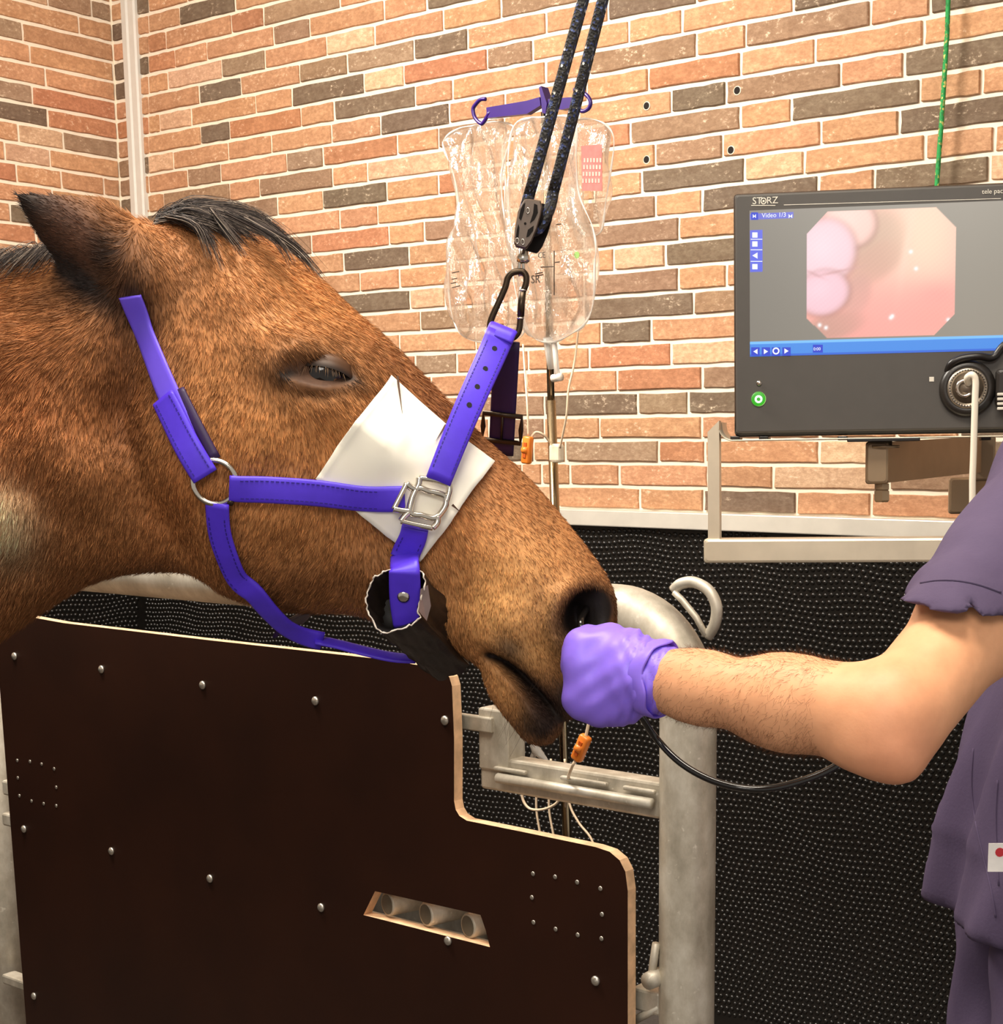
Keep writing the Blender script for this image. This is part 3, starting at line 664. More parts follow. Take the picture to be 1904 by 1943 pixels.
# eye
t = NT('horse_eye').set(.06, col=S(24, 15, 11), spec=.7); M_eye = t.m
RE = .0215; _h = hit(607, 707)[0]; EC = hw(EYE[0], EYE[1] + .0005, (_h - HO) @ EN - RE + .0045)
MB().lathe(EC - EN*RE, EN, [(RE - RE*math.cos(a), RE*math.sin(a)) for a in np.linspace(.01, math.pi-.01, 16)], 28).obj('eye', M_eye, horse, True)
M_fur = NT('horse_fur').set(.5, spec=.3); a_ = M_fur.n('ShaderNodeAttribute', attribute_name='col'); M_fur.l(a_.outputs['Color'], M_fur.b.inputs['Base Color']); M_fur = M_fur.m
def lid(name, e0, e1f, r, c0, c1):
    v, f, k = [], [], []; na, ne = 30, 12
    for i in range(na):
        ph = math.radians(-88 + 176*i/(na-1))
        for j in range(ne):
            el = e0 + (e1f(ph) - e0)*j/(ne-1); rr = r + (.0009 if j >= ne-2 else 0) + .0004*math.sin(j*2.1)*(j < ne-2); s = (j/(ne-1))**1.6
            k.append([a*(1-s) + b*s for a, b in zip(S(*c0)[:3], S(*c1)[:3])])
            v.append(EC + rr*(math.cos(el)*math.sin(ph)*(EU*.99 + EV*.12)*1.16 + math.cos(el)*math.cos(ph)*EN - math.sin(el)*(EV*.99 - EU*.12)))
    for i in range(na-1):
        for j in range(ne-1): a = i*ne+j; f.append((a, a+ne, a+ne+1, a+1))
    mesh_obj(name, v, f, M_fur, horse, True, cols=k); return v[ne-1::ne]
up_ = lid('upper_eyelid', math.radians(85), lambda ph: math.radians(13 - 30*(ph/1.5)**2), RE + .0013, (118, 80, 52), (34, 25, 21))
lid('lower_eyelid', math.radians(-85), lambda ph: math.radians(-21 + 13*(ph/1.5)**2), RE + .0012, (70, 48, 36), (36, 27, 23))
M_hair = NT('dark_hair').set(.6, spec=.15); a_ = M_hair.n('ShaderNodeAttribute', attribute_name='col'); M_hair.l(a_.outputs['Color'], M_hair.b.inputs['Base Color']); M_hair = M_hair.m
rt, dr = [], []
for k in range(70):
    s = rng.uniform(5.0, 23.0); i = int(s); p_ = up_[i]*(1-s+i) + up_[i+1]*(s-i); rt.append(p_ + rng.normal(size=3)*.0005); dr.append(EN*1.0 + EV*rng.uniform(.6, 1.1) + EU*((s-14)*.05 + rng.normal()*.12))
v_, q_, t_, c_ = hairs(np.array(rt), np.array(dr), rng.uniform(.008, .013, 70), .00012, np.array([S(150, 120, 92)[:3], S(50, 36, 28)[:3]])[rng.integers(0, 2, 70)], 0, 3, .25, rng)
fast_mesh('eyelashes', v_, q_, t_, M_hair, horse, c_, kind='stuff')

mesh_obj('tail', tm.v, tm.f, mat('tail_hair', S(36, 30, 28), .6), horse, True, kind='stuff')
# fur: short hairs over the whole near side and the outline
HA_ = np.concatenate([HV, bv_]); QA_ = np.concatenate([hq, bq_ + N0]); UA_ = np.concatenate([huv, buv])
cen = HA_[QA_].mean(1); fn = np.cross(HA_[QA_[:, 2]] - HA_[QA_[:, 0]], HA_[QA_[:, 3]] - HA_[QA_[:, 1]]); ar = np.linalg.norm(fn, axis=1)/2; fn /= ar[:, None]*2 + 1e-12
vis = ((CAM - cen)*fn).sum(1)/np.linalg.norm(CAM - cen, axis=1) > -.25
wgt = np.where(vis, ar, 0)*np.where(UA_[QA_].mean(1)[:, 0] > h2(-40, 800)[0], 1, .35)*np.where(np.arange(len(QA_)) < len(hq), 1, .10); wgt /= wgt.sum()
NF = 120000
pick = rng.choice(len(QA_), NF, p=wgt); bc = rng.dirichlet((1, 1, 1, 1), NF)
rp = (HA_[QA_[pick]]*bc[..., None]).sum(1); ru = (UA_[QA_[pick]]*bc[..., None]).sum(1); rn = fn[pick]
keep = (np.hypot((ru[:, 0]-EYE[0])/.026, (ru[:, 1]-EYE[1])/.0145) > 1) & (nost_r(ru) > .98) & (mouth_d(ru) > .0032)
rp, ru, rn = rp[keep], ru[keep], rn[keep]; f2 = flow(ru); f2 += rng.normal(size=f2.shape)*.16
dv = f2[:, :1]*EU + f2[:, 1:]*EV; dv -= rn*(dv*rn).sum(1)[:, None]; dv /= np.linalg.norm(dv, axis=1)[:, None] + 1e-9; dv = dv + rn*rng.uniform(.10, .30, len(rp))[:, None]
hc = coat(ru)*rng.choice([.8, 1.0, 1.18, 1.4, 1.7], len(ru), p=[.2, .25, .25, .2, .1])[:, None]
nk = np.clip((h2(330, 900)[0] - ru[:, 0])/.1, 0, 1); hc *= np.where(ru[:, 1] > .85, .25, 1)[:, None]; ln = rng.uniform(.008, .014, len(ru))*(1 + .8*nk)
mz = ru[:, 0] > h2(900, 1000)[0]; ln[mz] *= .6; ln[(np.abs(ru[:, 2]) > .06) & (ru[:, 0] < h2(250, 500)[0]) & (ru[:, 1] < h2(250, 560)[1])] *= .42
v_, q_, t_, c_ = hairs(rp - rn*.0004, dv, ln, .00036, np.clip(hc, 0, 1), .15, 2, .05, rng)
fast_mesh('short_fur', v_, q_, t_, M_fur, horse, c_, kind='stuff')
rt, dr = [], []
for k in range(70):
    h_ = hit(rng.uniform(930, 1065), rng.uniform(1270, 1405), -.0005)
    if h_ is not None: rt.append(h_[0]); dr.append(h_[1]*.8 + EV*rng.uniform(.2, .9) + EU*rng.normal()*.35)
v_, q_, t_, c_ = hairs(np.array(rt), np.array(dr), rng.uniform(.015, .04, len(rt)), .00014, np.repeat([S(60, 46, 36)[:3]], len(rt), 0), .3, 4, .3, rng)
fast_mesh('whiskers', v_, q_, t_, M_hair, horse, c_, kind='stuff')
# forelock and mane: long strands in locks
def strands(name, locks, per, rad, spread, label=None):
    V, Q, T, K, off = [], [], [], [], 0
    for pts, sp, wmul in locks:
        for s in range(per):
            o1, o2, o3 = rng.normal(size=3)*sp; pr = [np.asarray(p) + EU*o1*(.6 + .6*i/len(pts)) + EV*o2*(.5 + .8*i/len(pts)) + EN*o3*.7 + rng.normal(size=3)*sp*.22 for i, p in enumerate(pts)]
            pr = catmull(pr, 5); e = int(len(pr)*rng.uniform(.72, 1)); pr = pr[:max(e, 4)]; m = len(pr); rr = np.linspace(rad, rad*.3, m)
            mb = MB().tube(pr, rr, 3, caps=False); v = np.array(mb.v); V.append(v); Q.append(np.array(mb.f)+off); off += len(v)
            g = rng.choice([0, 1, 2], p=[.5, .35, .15]); col = np.array([S(38, 32, 30), S(72, 62, 58), S(138, 124, 112)][g][:3]); K.append(np.repeat(col[None], len(v), 0))
    return fast_mesh(name, np.concatenate(V), np.concatenate(Q), np.zeros((0, 3), int), M_hair, horse, np.concatenate(K), kind='stuff', smooth=True)
def hp(px, py, w): u, v = h2(px, py, w); return hw(u, v, w)
LOCK = []
for k in range(26):                                         # from the poll forward over the forehead
    a = k/25; w0 = -.045 + .085*a
    s0 = (300 + 25*rng.random(), 432 - 18*a + 8*rng.random()); e = (420 + 190*(1-abs(a-.35)*1.2) + 30*rng.normal(), 0)
    ex_ = min(e[0]*1.04, 630); top = np.interp(ex_, [300, 360, 430, 500, 560, 610, 660], [420, 398, 396, 425, 465, 505, 560])
    down = max(0, (a - .3))*150
    mid1 = (360 + 15*rng.normal(), 393 + down*.2 + 5*rng.normal()); mid2 = ((mid1[0]+ex_)/2 + 10, np.interp((mid1[0]+ex_)/2, [360, 430, 500, 560], [396, 394, 420, 462]) + down*.55 + 4*rng.normal()); en = (ex_, top + down + 8 + 8*rng.random())
    LOCK.append(([hp(s0[0], s0[1], w0*.6), hp(mid1[0], mid1[1], w0), hp(mid2[0], mid2[1], w0*1.15), hp(en[0], en[1], w0*1.15)], .0032, 1))
for (x0, y0, x1, y1, x2, y2) in ((330,405,390,440,425,520),(320,410,375,430,405,500),(400,400,440,450,470,490),(430,405,520,450,560,510),(470,415,560,470,612,530)):
    LOCK.append(([hp(x0, y0, .03), hp(x1, y1, .06), hp(x2, y2, .075)], .0024, 1))
strands('forelock', LOCK, 34, .00042, 1)
ML_ = []
for k in range(40):
    x = 215 - k*11; y = np.interp(x, [-220, -100, 0, 100, 215], [545, 512, 496, 480, 455])
    ML_.append(([hp(x, y+4, 0), hp(x-14, y-10, .015), hp(x-40, y+6, .045), hp(x-75, y+34+14*rng.random(), .064)], .004, 1))
strands('mane', ML_, 22, .00045, 1)
# ------------------------------------------------------------------ halter, pad, chin wrap
M_purp = mat('purple_leather', S(82, 52, 214), .42, var=.08, scale=55, bump=.08, spec=.4)
M_purpd = mat('shaded_purple_leather', S(40, 12, 66), .5, var=.1, scale=55, bump=.08)  # purple leather with the shade of far and tucked straps in its colour
M_stitch = mat('stitching', S(46, 22, 140), .6)
M_steel = mat('polished_steel', S(214, 206, 194), .18, 1.0, var=.04)
M_dsteel = mat('dark_steel', S(70, 58, 46), .32, .85, var=.1)
M_black = mat('black_plastic', S(24, 20, 18), .35, var=.1)
M_holed = mat('punched_hole', S(14, 8, 20), .8)
halter = thing('halter', hitp(600, 930)[0] - [0, 0, .3], 'bright purple leather halter with steel fittings on the bay horse\'s head', 'halter')
def on_face(pix, lift, n=6, ends=None):
    """strap centre line pressed on the head: photo pixels -> smoothed points and normals"""
    pp = catmull([np.array([x, y, 0.0]) for x, y in pix], n); pts, nor = [], []
    for q in pp:
        h = hit(q[0], q[1], lift); 
        if h is None: h = (pts[-1] if pts else HO, nor[-1] if nor else EN)
        pts.append(h[0]); nor.append(h[1])
    pts = np.array(pts); nor = np.array(nor)
    for _ in range(10):
        pts[1:-1] = .5*pts[1:-1] + .25*(pts[:-2] + pts[2:]); nor[1:-1] = .5*nor[1:-1] + .25*(nor[:-2] + nor[2:])
    return pts, nor/np.linalg.norm(nor, axis=1)[:, None]
def strap_part(name, pts, nor, width, thick, m, parent=halter, stitch=None, label=None, st_rng=(0, 1)):
    o = strap(MB(), pts, nor, width, thick).obj(name, m, parent, True, label=label)
    if stitch:
        mb = MB(); i0, i1 = int(st_rng[0]*len(pts)), max(int(st_rng[1]*len(pts)), 3)
        for s in (-1, 1): dashes(mb, pts[i0:i1], nor[i0:i1], s*stitch, thick/2 + .0001)
        mb.obj('stitching', M_stitch, o, kind='stuff')
    return o
SW = .0245
# crown strap from behind the ear down to the cheek ring, with its doubled end
pts, nor = on_face([(250, 560), (262, 590), (290, 660), (318, 735), (352, 810), (388, 888)], .0035); strap_part('crown_strap', pts, nor, np.linspace(.0210, .0220, len(pts)), .004, mat('sheen_purple_leather', S(108, 82, 226), .4, var=.08, scale=30, spec=.45), label='purple crown strap, its pale sheen painted in')  # lighter copy of the purple leather, sheen from above painted into the colour
pts, nor = on_face([(322, 757), (345, 808), (370, 862), (396, 902)], .0095); strap_part('buckle_strap', pts, nor, .0235, .0045, M_purp, stitch=.0075)
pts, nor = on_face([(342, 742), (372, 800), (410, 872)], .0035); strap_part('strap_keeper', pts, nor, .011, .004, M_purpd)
# cheek ring
c0, n0 = hitp(410, 914, .0045); e1 = hitp(452, 914, .008)[0] - c0; e1 -= n0*(e1 @ n0); e1 /= np.linalg.norm(e1); e2 = np.cross(n0, e1)
MB().tube([c0 + .0185*(math.cos(a)*e1 + math.sin(a)*e2) for a in np.linspace(0, 2*math.pi, 40, endpoint=False)], .0026, 10, closed=True).obj('cheek_ring', M_steel, halter, True)
pts, nor = on_face([(437, 921), (470, 924), (540, 929), (620, 934), (700, 941), (770, 945)], .0095); strap_part('cheek_strap', pts, nor, .0228, .005, M_purp, stitch=.0076, st_rng=(.12, .9))
MB().lathe(hitp(440, 948, .009)[0], hitp(440, 948)[1], [(0, .003), (.002, .003), (.003, .0015)], 10).obj('rivet', M_dsteel, halter, True)
# square link: window with three bars
def link(pix, r, closed=False, n=5):
    pp = catmull([np.array([x, y, 0.]) for x, y in pix], n, closed); q0, nn = hitp(808, 955, .012)
    return [lp(q[0], q[1], .0) for q in pp]
LQ, LN = hitp(808, 955, .0125)
def lp(px, py, z): r = ray(px, py); return CAM + r*(((LQ - CAM) @ LN)/(r @ LN)) + LN*z
lk = MB()
lk.tube(link([(790, 929), (815, 933), (842, 940), (847, 952), (841, 968), (825, 983), (800, 978), (778, 971)], .003, True), .0029, 8, closed=True)
for seg in ([(796, 907), (824, 911), (853, 919)], [(772, 918), (760, 941), (747, 966)], [(761, 989), (790, 996), (821, 1002)]): lk.tube(link(seg, .0025), .0025, 8)
for seg in ([(796, 907), (795, 918), (790, 929)], [(853, 919), (853, 932), (847, 952)], [(772, 918), (780, 925), (790, 929)], [(747, 966), (762, 969), (778, 971)], [(761, 989), (768, 980), (778, 971)], [(821, 1002), (830, 992), (830, 980)]): lk.tube(link(seg, .0025), .0029, 8)
lk.obj('square_link', M_steel, halter, True)
# nose straps: near one rises from the link to the carabiner, far one comes down behind the nose
def hpw(px, py, w): u, v = h2(px, py, w); return hw(u, v, w)
A = lp(831, 914, .002); top = hpw(951, 632, .012); mid = hitp(870, 825, .006)[0]
q = [A + (top - A)*s for s in np.linspace(0, 1, 20)]
for i, s in enumerate(np.linspace(0, 1, 20)): q[i] = q[i] + EN*(.012*math.sin(math.pi*min(1, s*1.15)))
nr_ = [EN + EU*.15]*20; nose = strap_part('nose_strap', q, nr_, np.linspace(.0225, .0262, 20), .0045, M_purp, stitch=.0088, st_rng=(.08, .99))
qa = np.array(q); dirs = (qa[-1] - qa[0])/np.linalg.norm(qa[-1] - qa[0])
for px, py in ((936, 663), (920, 700), (905, 735), (889, 771)):
    r = ray(px, py); r = r/np.linalg.norm(r); best = min(((np.linalg.norm(np.cross(p - CAM, r)), i) for i, p in enumerate(catmull(q, 6))))[1]; p = catmull(q, 6)[best]; nn = EN + EU*.15; nn -= dirs*(nn @ dirs); nn /= np.linalg.norm(nn)
    MB().lathe(p + nn*.0021, nn, [(0, .0024), (.0006, .0024)], 14).obj('punched_hole', M_holed, nose)
loop = [top - dirs*.006 + EN*.001, top + dirs*.004, top + dirs*.006 - EN*.010, top + dirs*.0 - EN*.016]; strap_part('strap_loop', catmull(loop, 4), [EN + dirs*.3, EN*.6 + dirs, -EN*.1 + dirs, -EN + dirs*.2] and [EN*.8 + dirs*(.2 + .06*i) for i in range(13)], .026, .004, M_purp)
Bf = hpw(951, 862, -.062); Tf = hpw(962, 648, -.006); fq = [Bf + (Tf - Bf)*s for s in np.linspace(0, 1, 14)]
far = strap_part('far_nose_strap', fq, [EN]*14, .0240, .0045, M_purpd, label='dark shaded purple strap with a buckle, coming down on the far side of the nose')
bc_ = Bf + (Tf - Bf)*.24; bd = (Tf - Bf)/np.linalg.norm(Tf - Bf); bs = np.cross(bd, EN); bs /= np.linalg.norm(bs)
bk = MB().tube([bc_ + bs*a*.018 + bd*b*.014 + EN*.004 for a, b in ((-1, -1), (1, -1), (1, 0), (1, 1), (-1, 1), (-1, 0))], .0026, 8, closed=True); bk.tube([bc_ - bd*.012 + EN*.005, bc_ + EN*.006, bc_ + bd*.013 + EN*.005], .0014, 6)
bk.obj('buckle', M_dsteel, halter, True)
# lower nose strap into the wrap, throat strap and chin strap
pts, nor = on_face([(791, 996), (784, 1018), (777, 1038), (771, 1056)], .010)
strap_part('lower_nose_strap', pts, nor, np.linspace(.0235, .0255, len(pts)), .0045, M_purp, stitch=.0085, st_rng=(.25, .95))
ins = catmull([pts[-1] - EV*.003 - EN*.001, hpw(768, 1070, .0815), hpw(768, 1083, .0895), hpw(768, 1096, .0885), hpw(770, 1140, .080), hpw(777, 1188, .070)], 5)
lower = strap_part('wrapped_strap', ins, [EN + EV*(-.35 + .06*i) if i < 6 else EN + EV*.15 for i in range(len(ins))], np.linspace(.0255, .0285, len(ins)), .0045, M_purp)
MB().lathe(hpw(766, 1132, .0838), EN*.97 + EV*.2, [(0, .0055), (.0008, .0055), (.0016, .003)], 16).obj('strap_rivet', M_steel, lower, True)
pts, nor = on_face([(415, 946), (422, 1000), (437, 1045), (455, 1085)], .0095)
low = [hpw(482, 1127, .064), hpw(512, 1162, .046), hpw(545, 1192, .024), hpw(585, 1210, .008), hpw(640, 1222, .0), hpw(690, 1235, -.004), hpw(745, 1247, -.006), hpw(790, 1250, -.006)]
pts2 = catmull(list(pts[::6]) + low, 4); nn2 = [EN + EU*(-.2) + EV*(.35*min(1, i/len(pts2)*1.6)) for i in range(len(pts2))]
thr = strap_part('throat_strap', pts2[:int(len(pts2)*.70)], nn2[:int(len(pts2)*.70)], np.linspace(.0215, .020, int(len(pts2)*.70)), .0045, M_purp, stitch=.0072, st_rng=(.08, .5))
cs = pts2[int(len(pts2)*.66):]; strap_part('chin_strap', cs, [EN*.5 + EV*-.9]*len(cs), .014, .004, M_purp)
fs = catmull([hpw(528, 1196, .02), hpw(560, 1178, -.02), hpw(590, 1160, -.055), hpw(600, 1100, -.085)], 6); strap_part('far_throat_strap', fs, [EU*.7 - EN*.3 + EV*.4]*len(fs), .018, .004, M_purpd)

# black plastic wrap round the strap under the chin, seen into its near end
ringp = [(742, 1081), (770, 1076), (798, 1083), (806, 1101), (803, 1125), (793, 1152), (797, 1171), (782, 1184), (757, 1194), (734, 1201), (714, 1192), (702, 1168), (695, 1142), (697, 1118), (709, 1098), (726, 1087)]
r1 = catmull([hpw(x, y, .086) for x, y in ringp], 4, True); n_ = len(r1)
cN = np.mean(r1, 0); cF = hpw(852, 1236, -.005); rings = []
for k, s in enumerate(np.linspace(0, 1, 9)):
    cc = cN + (cF - cN)*s; sc = 1 - .10*s
    rings.append([cc + (p - cN)*sc*(1 + (.05*math.sin(i*.9 + k*1.7) + .03*math.sin(i*2.3 - k))*min(1, k)) for i, p in enumerate(r1)])
jag = [p + EN*.0015*math.sin(i*1.9) + EN*.001*math.sin(i*4.1) for i, p in enumerate(r1)]
wrap = thing('chin_wrap', cF - [0, 0, .06], 'black plastic wrap taped round the halter strap under the horse\'s chin', 'wrap')
inner = [[cN + (p - cN)*k - EN*d for p in r1] for d, k in ((.027, .02), (.027, .5), (.026, .9), (.014, .95), (.0, .975))]
inner[-1] = [cN + (p - cN)*.975 for p in jag]
M_wrap = mat('black_wrap', S(40, 32, 27), .3, var=.3, scale=60, bump=.3, spec=.6)
M_wrapin = mat('wrap_inside_shade', S(20, 15, 12), .6)
w_ = MB().loft([jag] + rings[1:], caps=False).obj('wrap_tube', M_wrap, wrap, True)
MB().loft(inner, caps=False).obj('wrap_dark_funnel', M_wrapin, wrap, True)  # added funnel blocks the tube; its near-black stands for the shade inside
M_rim = mat('torn_edge', S(226, 214, 200), .35)
MB().tube([p + EN*.0005 + rng.normal(size=3)*.0006 for p in jag], [.0005 + .0004*abs(math.sin(i*.8)) for i in range(n_)], 6, closed=True).obj('torn_edge', M_rim, wrap, True)
flap = [hpw(798, 1118, .088), hpw(812, 1110, .086), hpw(818, 1150, .084), hpw(810, 1178, .085), hpw(795, 1160, .089)]
MB().prism(flap, -EN*.0015).obj('tape_flap', mat('clear_tape', S(120, 100, 96), .15, var=.2, spec=.8), wrap)

# cream paper pad under the straps
def bil(a, b, c, d, s, t): return tuple(np.array(a)*(1-s)*(1-t) + np.array(b)*s*(1-t) + np.array(c)*s*t + np.array(d)*(1-s)*t)
NG = 26; pv = []
for j in range(NG):
    for i in range(NG):
        s, t = i/(NG-1), j/(NG-1); x, y = bil((742, 716), (937, 879), (800, 1064), (602, 908), s, t); bow = 10*math.sin(math.pi*s); x += -4*math.sin(math.pi*t)*(s < .01); y += (bow*.6 if j == 0 else 0)
        p, n = hitp(x, y, .0035); pv.append(p)
pv = np.array(pv).reshape(NG, NG, 3)
for _ in range(6): pv[1:-1, 1:-1] = .4*pv[1:-1, 1:-1] + .15*(pv[:-2, 1:-1] + pv[2:, 1:-1] + pv[1:-1, :-2] + pv[1:-1, 2:])
pv[0] += EN*.002; pv[:, 0] += EN*.002; pv[-1] += EN*.001
for j in range(NG):
    for i in range(NG):
        s, t = i/(NG-1), j/(NG-1); pv[j, i] += EN*(.004 + .003*math.exp(-((s-t-.02)/.05)**2)*(s < .4) + .002*math.exp(-((t-.45)/.03)**2)*(s < .3) + .0022*math.exp(-((s-.52)/.03)**2)*(t < .25) + .002*math.exp(-((t-.55)/.03)**2)*(s > .75) + .002*math.exp(-((s-.45)/.04)**2)*(t > .8))
fr = pv.reshape(-1, 3); bk_ = fr - EN*.0012; fc = []
for j in range(NG-1):
    for i in range(NG-1): a = j*NG+i; fc += [(a, a+1, a+1+NG, a+NG), tuple(NG*NG + q for q in (a, a+NG, a+1+NG, a+1))]
bd_ = [i for i in range(NG)] + [NG*(j+1)-1 for j in range(1, NG)] + [NG*NG-1-i for i in range(1, NG)] + [NG*(NG-1-j) for j in range(1, NG-1)]
for a, b in zip(bd_, bd_[1:] + bd_[:1]): fc.append((a, a + NG*NG, b + NG*NG, b))
pad = mesh_obj('paper_pad', np.concatenate([fr, bk_]), fc, mat('cream_paper', S(255, 248, 232), .75, var=.03, scale=20, bump=.05), None, True)
tag(pad, 'square cream paper pad tucked between the halter straps and the horse\'s cheek', 'pad')
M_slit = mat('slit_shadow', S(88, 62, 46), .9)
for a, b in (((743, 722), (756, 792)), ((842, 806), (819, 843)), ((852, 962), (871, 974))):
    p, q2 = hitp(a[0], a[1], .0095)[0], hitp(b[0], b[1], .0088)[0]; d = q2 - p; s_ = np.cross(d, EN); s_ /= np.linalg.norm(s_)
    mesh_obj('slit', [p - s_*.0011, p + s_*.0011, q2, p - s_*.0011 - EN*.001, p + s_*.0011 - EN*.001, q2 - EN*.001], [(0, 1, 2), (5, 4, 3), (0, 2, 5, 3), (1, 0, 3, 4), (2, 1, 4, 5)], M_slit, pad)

# ------------------------------------------------------------------ carabiner, swivel, pulley, rope
def cp(px, py, w=0.0): return hpw(px, py, w)
car = thing('carabiner', cp(962, 645) - [0, 0, .0], 'dark pear-shaped carabiner joining the halter strap to the pulley', 'carabiner')
cpx = [(984, 515), (972, 518), (964, 527), (959, 545), (946, 575), (934, 602), (930, 620), (936, 637), (953, 646), (970, 643), (984, 630), (988, 604), (990, 578), (992, 556), (998, 540), (999, 525), (993, 516)]
cl = [cp(x, y, 0) for x, y in catmull([np.array([x, y, 0.]) for x, y in cpx], 5, True) for x, y in [(x, y)]] if False else [cp(q[0], q[1], 0) for q in catmull([np.array([x, y, 0.]) for x, y in cpx], 5, True)]
MB().tube(cl[:58] + cl[58:], .0029, 10, closed=True).obj('carabiner_body', M_dsteel, car, True)
MB().tube([cp(992, 553, 0), cp(989.5, 578, 0), cp(988.5, 600, 0)], .0033, 10).obj('gate', M_dsteel, car, True)
for x, y in ((992.5, 551), (988, 604)): MB().lathe(cp(x, y, 0) - EV*.0006, EV, [(0, .0035), (.0012, .0035)], 12).obj('gate_joint', M_steel, car, True)
pul = thing('pulley', cp(995, 470) - [0, 0, .02], 'black two-cheek rope pulley hanging above the carabiner', 'pulley')
plate = [(995, 378), (1000, 376), (1026, 380), (1029, 391), (1026, 408), (1018, 435), (1008, 459), (1000, 470), (996, 472.5), (979, 468), (975.5, 461), (977, 435), (981, 412), (986.5, 393)]
PD = cp(1021, 428, -.018) - cp(1000, 421, 0)
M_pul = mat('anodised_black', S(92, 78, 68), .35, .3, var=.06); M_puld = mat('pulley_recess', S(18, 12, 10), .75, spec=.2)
fp = [cp(x, y, .008) for x, y in plate]
def inset(poly, k): c = np.mean(poly, 0); return [c + (p - c)*k for p in poly]
MB().loft([inset(fp, .93), [p - EN*.002 for p in fp], [p - EN*.006 for p in fp]]).obj('front_cheek', M_pul, pul)
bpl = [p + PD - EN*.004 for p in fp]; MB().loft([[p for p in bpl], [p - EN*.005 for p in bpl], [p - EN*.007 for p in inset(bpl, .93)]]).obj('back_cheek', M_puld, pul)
sc_ = np.mean(fp, 0) - EV*.0085 + PD*.25; ax_ = PD/np.linalg.norm(PD)
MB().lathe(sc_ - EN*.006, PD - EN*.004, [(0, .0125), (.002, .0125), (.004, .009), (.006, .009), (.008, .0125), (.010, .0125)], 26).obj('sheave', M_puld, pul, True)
for poly in ([(988, 398), (993, 388), (997, 384), (995, 399), (989, 418), (985, 414)], [(1014, 386), (1020, 389), (1021, 403), (1014, 417), (1006, 423), (1012, 404)], [(984, 425), (986, 432), (984, 450), (979, 452), (981, 436)], [(1013, 428), (1012, 437), (1004, 448), (999, 450), (1002, 436)]):
    MB().prism([cp(x, y, .0088) for x, y in poly], -EN*.002).obj('cheek_slot', M_puld, pul)
for x, y in ((1002, 399.5), (981.8, 457), (992.3, 459)):
    c = cp(x, y, .0090); rv = MB().tube([c + .0017*(math.cos(a)*EU*.85 + math.sin(a)*EV*1.4) for a in np.linspace(0, 2*math.pi, 16, endpoint=False)], .0005, 6, closed=True).obj('rivet_ring', M_steel, pul, True)
MB().lathe(cp(997, 424, .0082), EN, [(0, .0012), (.0006, .0010)], 8).obj('cheek_pin', M_puld, pul)
sw = MB().lathe(cp(993, 470, -.004), EV, [(0, .004), (.006, .0045), (.008, .006), (.012, .006), (.014, .003)], 14)
sw.tube([cp(x, y, -.003) for x, y in ((990, 488), (986, 500), (985, 514), (987, 523), (992, 524), (994, 512), (993, 497), (994, 489))], .0016, 8, closed=True)
sw.obj('swivel_shackle', M_steel, pul, True)
# rope
t = NT('black_flecked_rope').set(.7); fa = t.n('ShaderNodeAttribute', attribute_name='flow')
vo = t.n('ShaderNodeTexVoronoi'); vo.inputs['Scale'].default_value = 1; t.l(t.mapv(fa.outputs['Vector'], (420, 2.2, 1)), vo.inputs['Vector'])
sel = t.n('ShaderNodeTexNoise'); sel.inputs['Scale'].default_value = 1; t.l(t.mapv(fa.outputs['Vector'], (26, .8, 1)), sel.inputs['Vector'])
colr = t.ramp(vo.outputs['Color'], [(.70, S(26, 23, 21)), (.72, S(38, 52, 104)), (.86, S(66, 82, 128)), (.90, S(236, 232, 224)), (1, S(90, 90, 60))])
t.l(colr, t.b.inputs['Base Color']); t.bump(vo.outputs['Distance'], .8, .0012); M_rope = t.m
def rope(name, pts, r, m, parent):
    pts = [np.asarray(p) for p in pts]; mb = MB().tube(pts, r, 12); n = len(pts)
    L = np.concatenate([[0], np.cumsum(np.linalg.norm(np.diff(np.array(pts), axis=0), axis=1))])
    uvw = [(L[i], 2*math.pi*k/12, 0) for i in range(n) for k in range(12)]
    return mesh_obj(name, mb.v, mb.f, m, parent, True, uvw=uvw)
rp_ = thing('hoist_rope', cp(1020, 300), 'black rope with blue and white flecks, two falls through the pulley above the horse', 'rope')
def fall(a, b, w0, w1, ext=2.3):
    A, B = cp(*a, w0), cp(*b, w1); E_ = A + (B - A)*ext; E_ = A + (E_ - A)*((ZT - A[2])/(E_[2] - A[2])); return [A + (E_ - A)*s for s in np.linspace(0, 1, 90)]
rope('rope_fall', fall((1004, 372), (1109, -6), .001, .004), .0053, M_rope, rp_)
rope('rope_fall', fall((1050, 366), (1146, -6), -.020, -.016), .0053, M_rope, rp_)
rope('rope_bight', catmull([cp(1050, 366, -.020), cp(1046, 386, -.016), cp(1038, 408, -.008), cp(1022, 434, -.006), cp(1004, 436, -.004), cp(995, 412, -.002), cp(1000, 386, .001), cp(1004, 372, .001)], 5), .0053, M_rope, rp_)

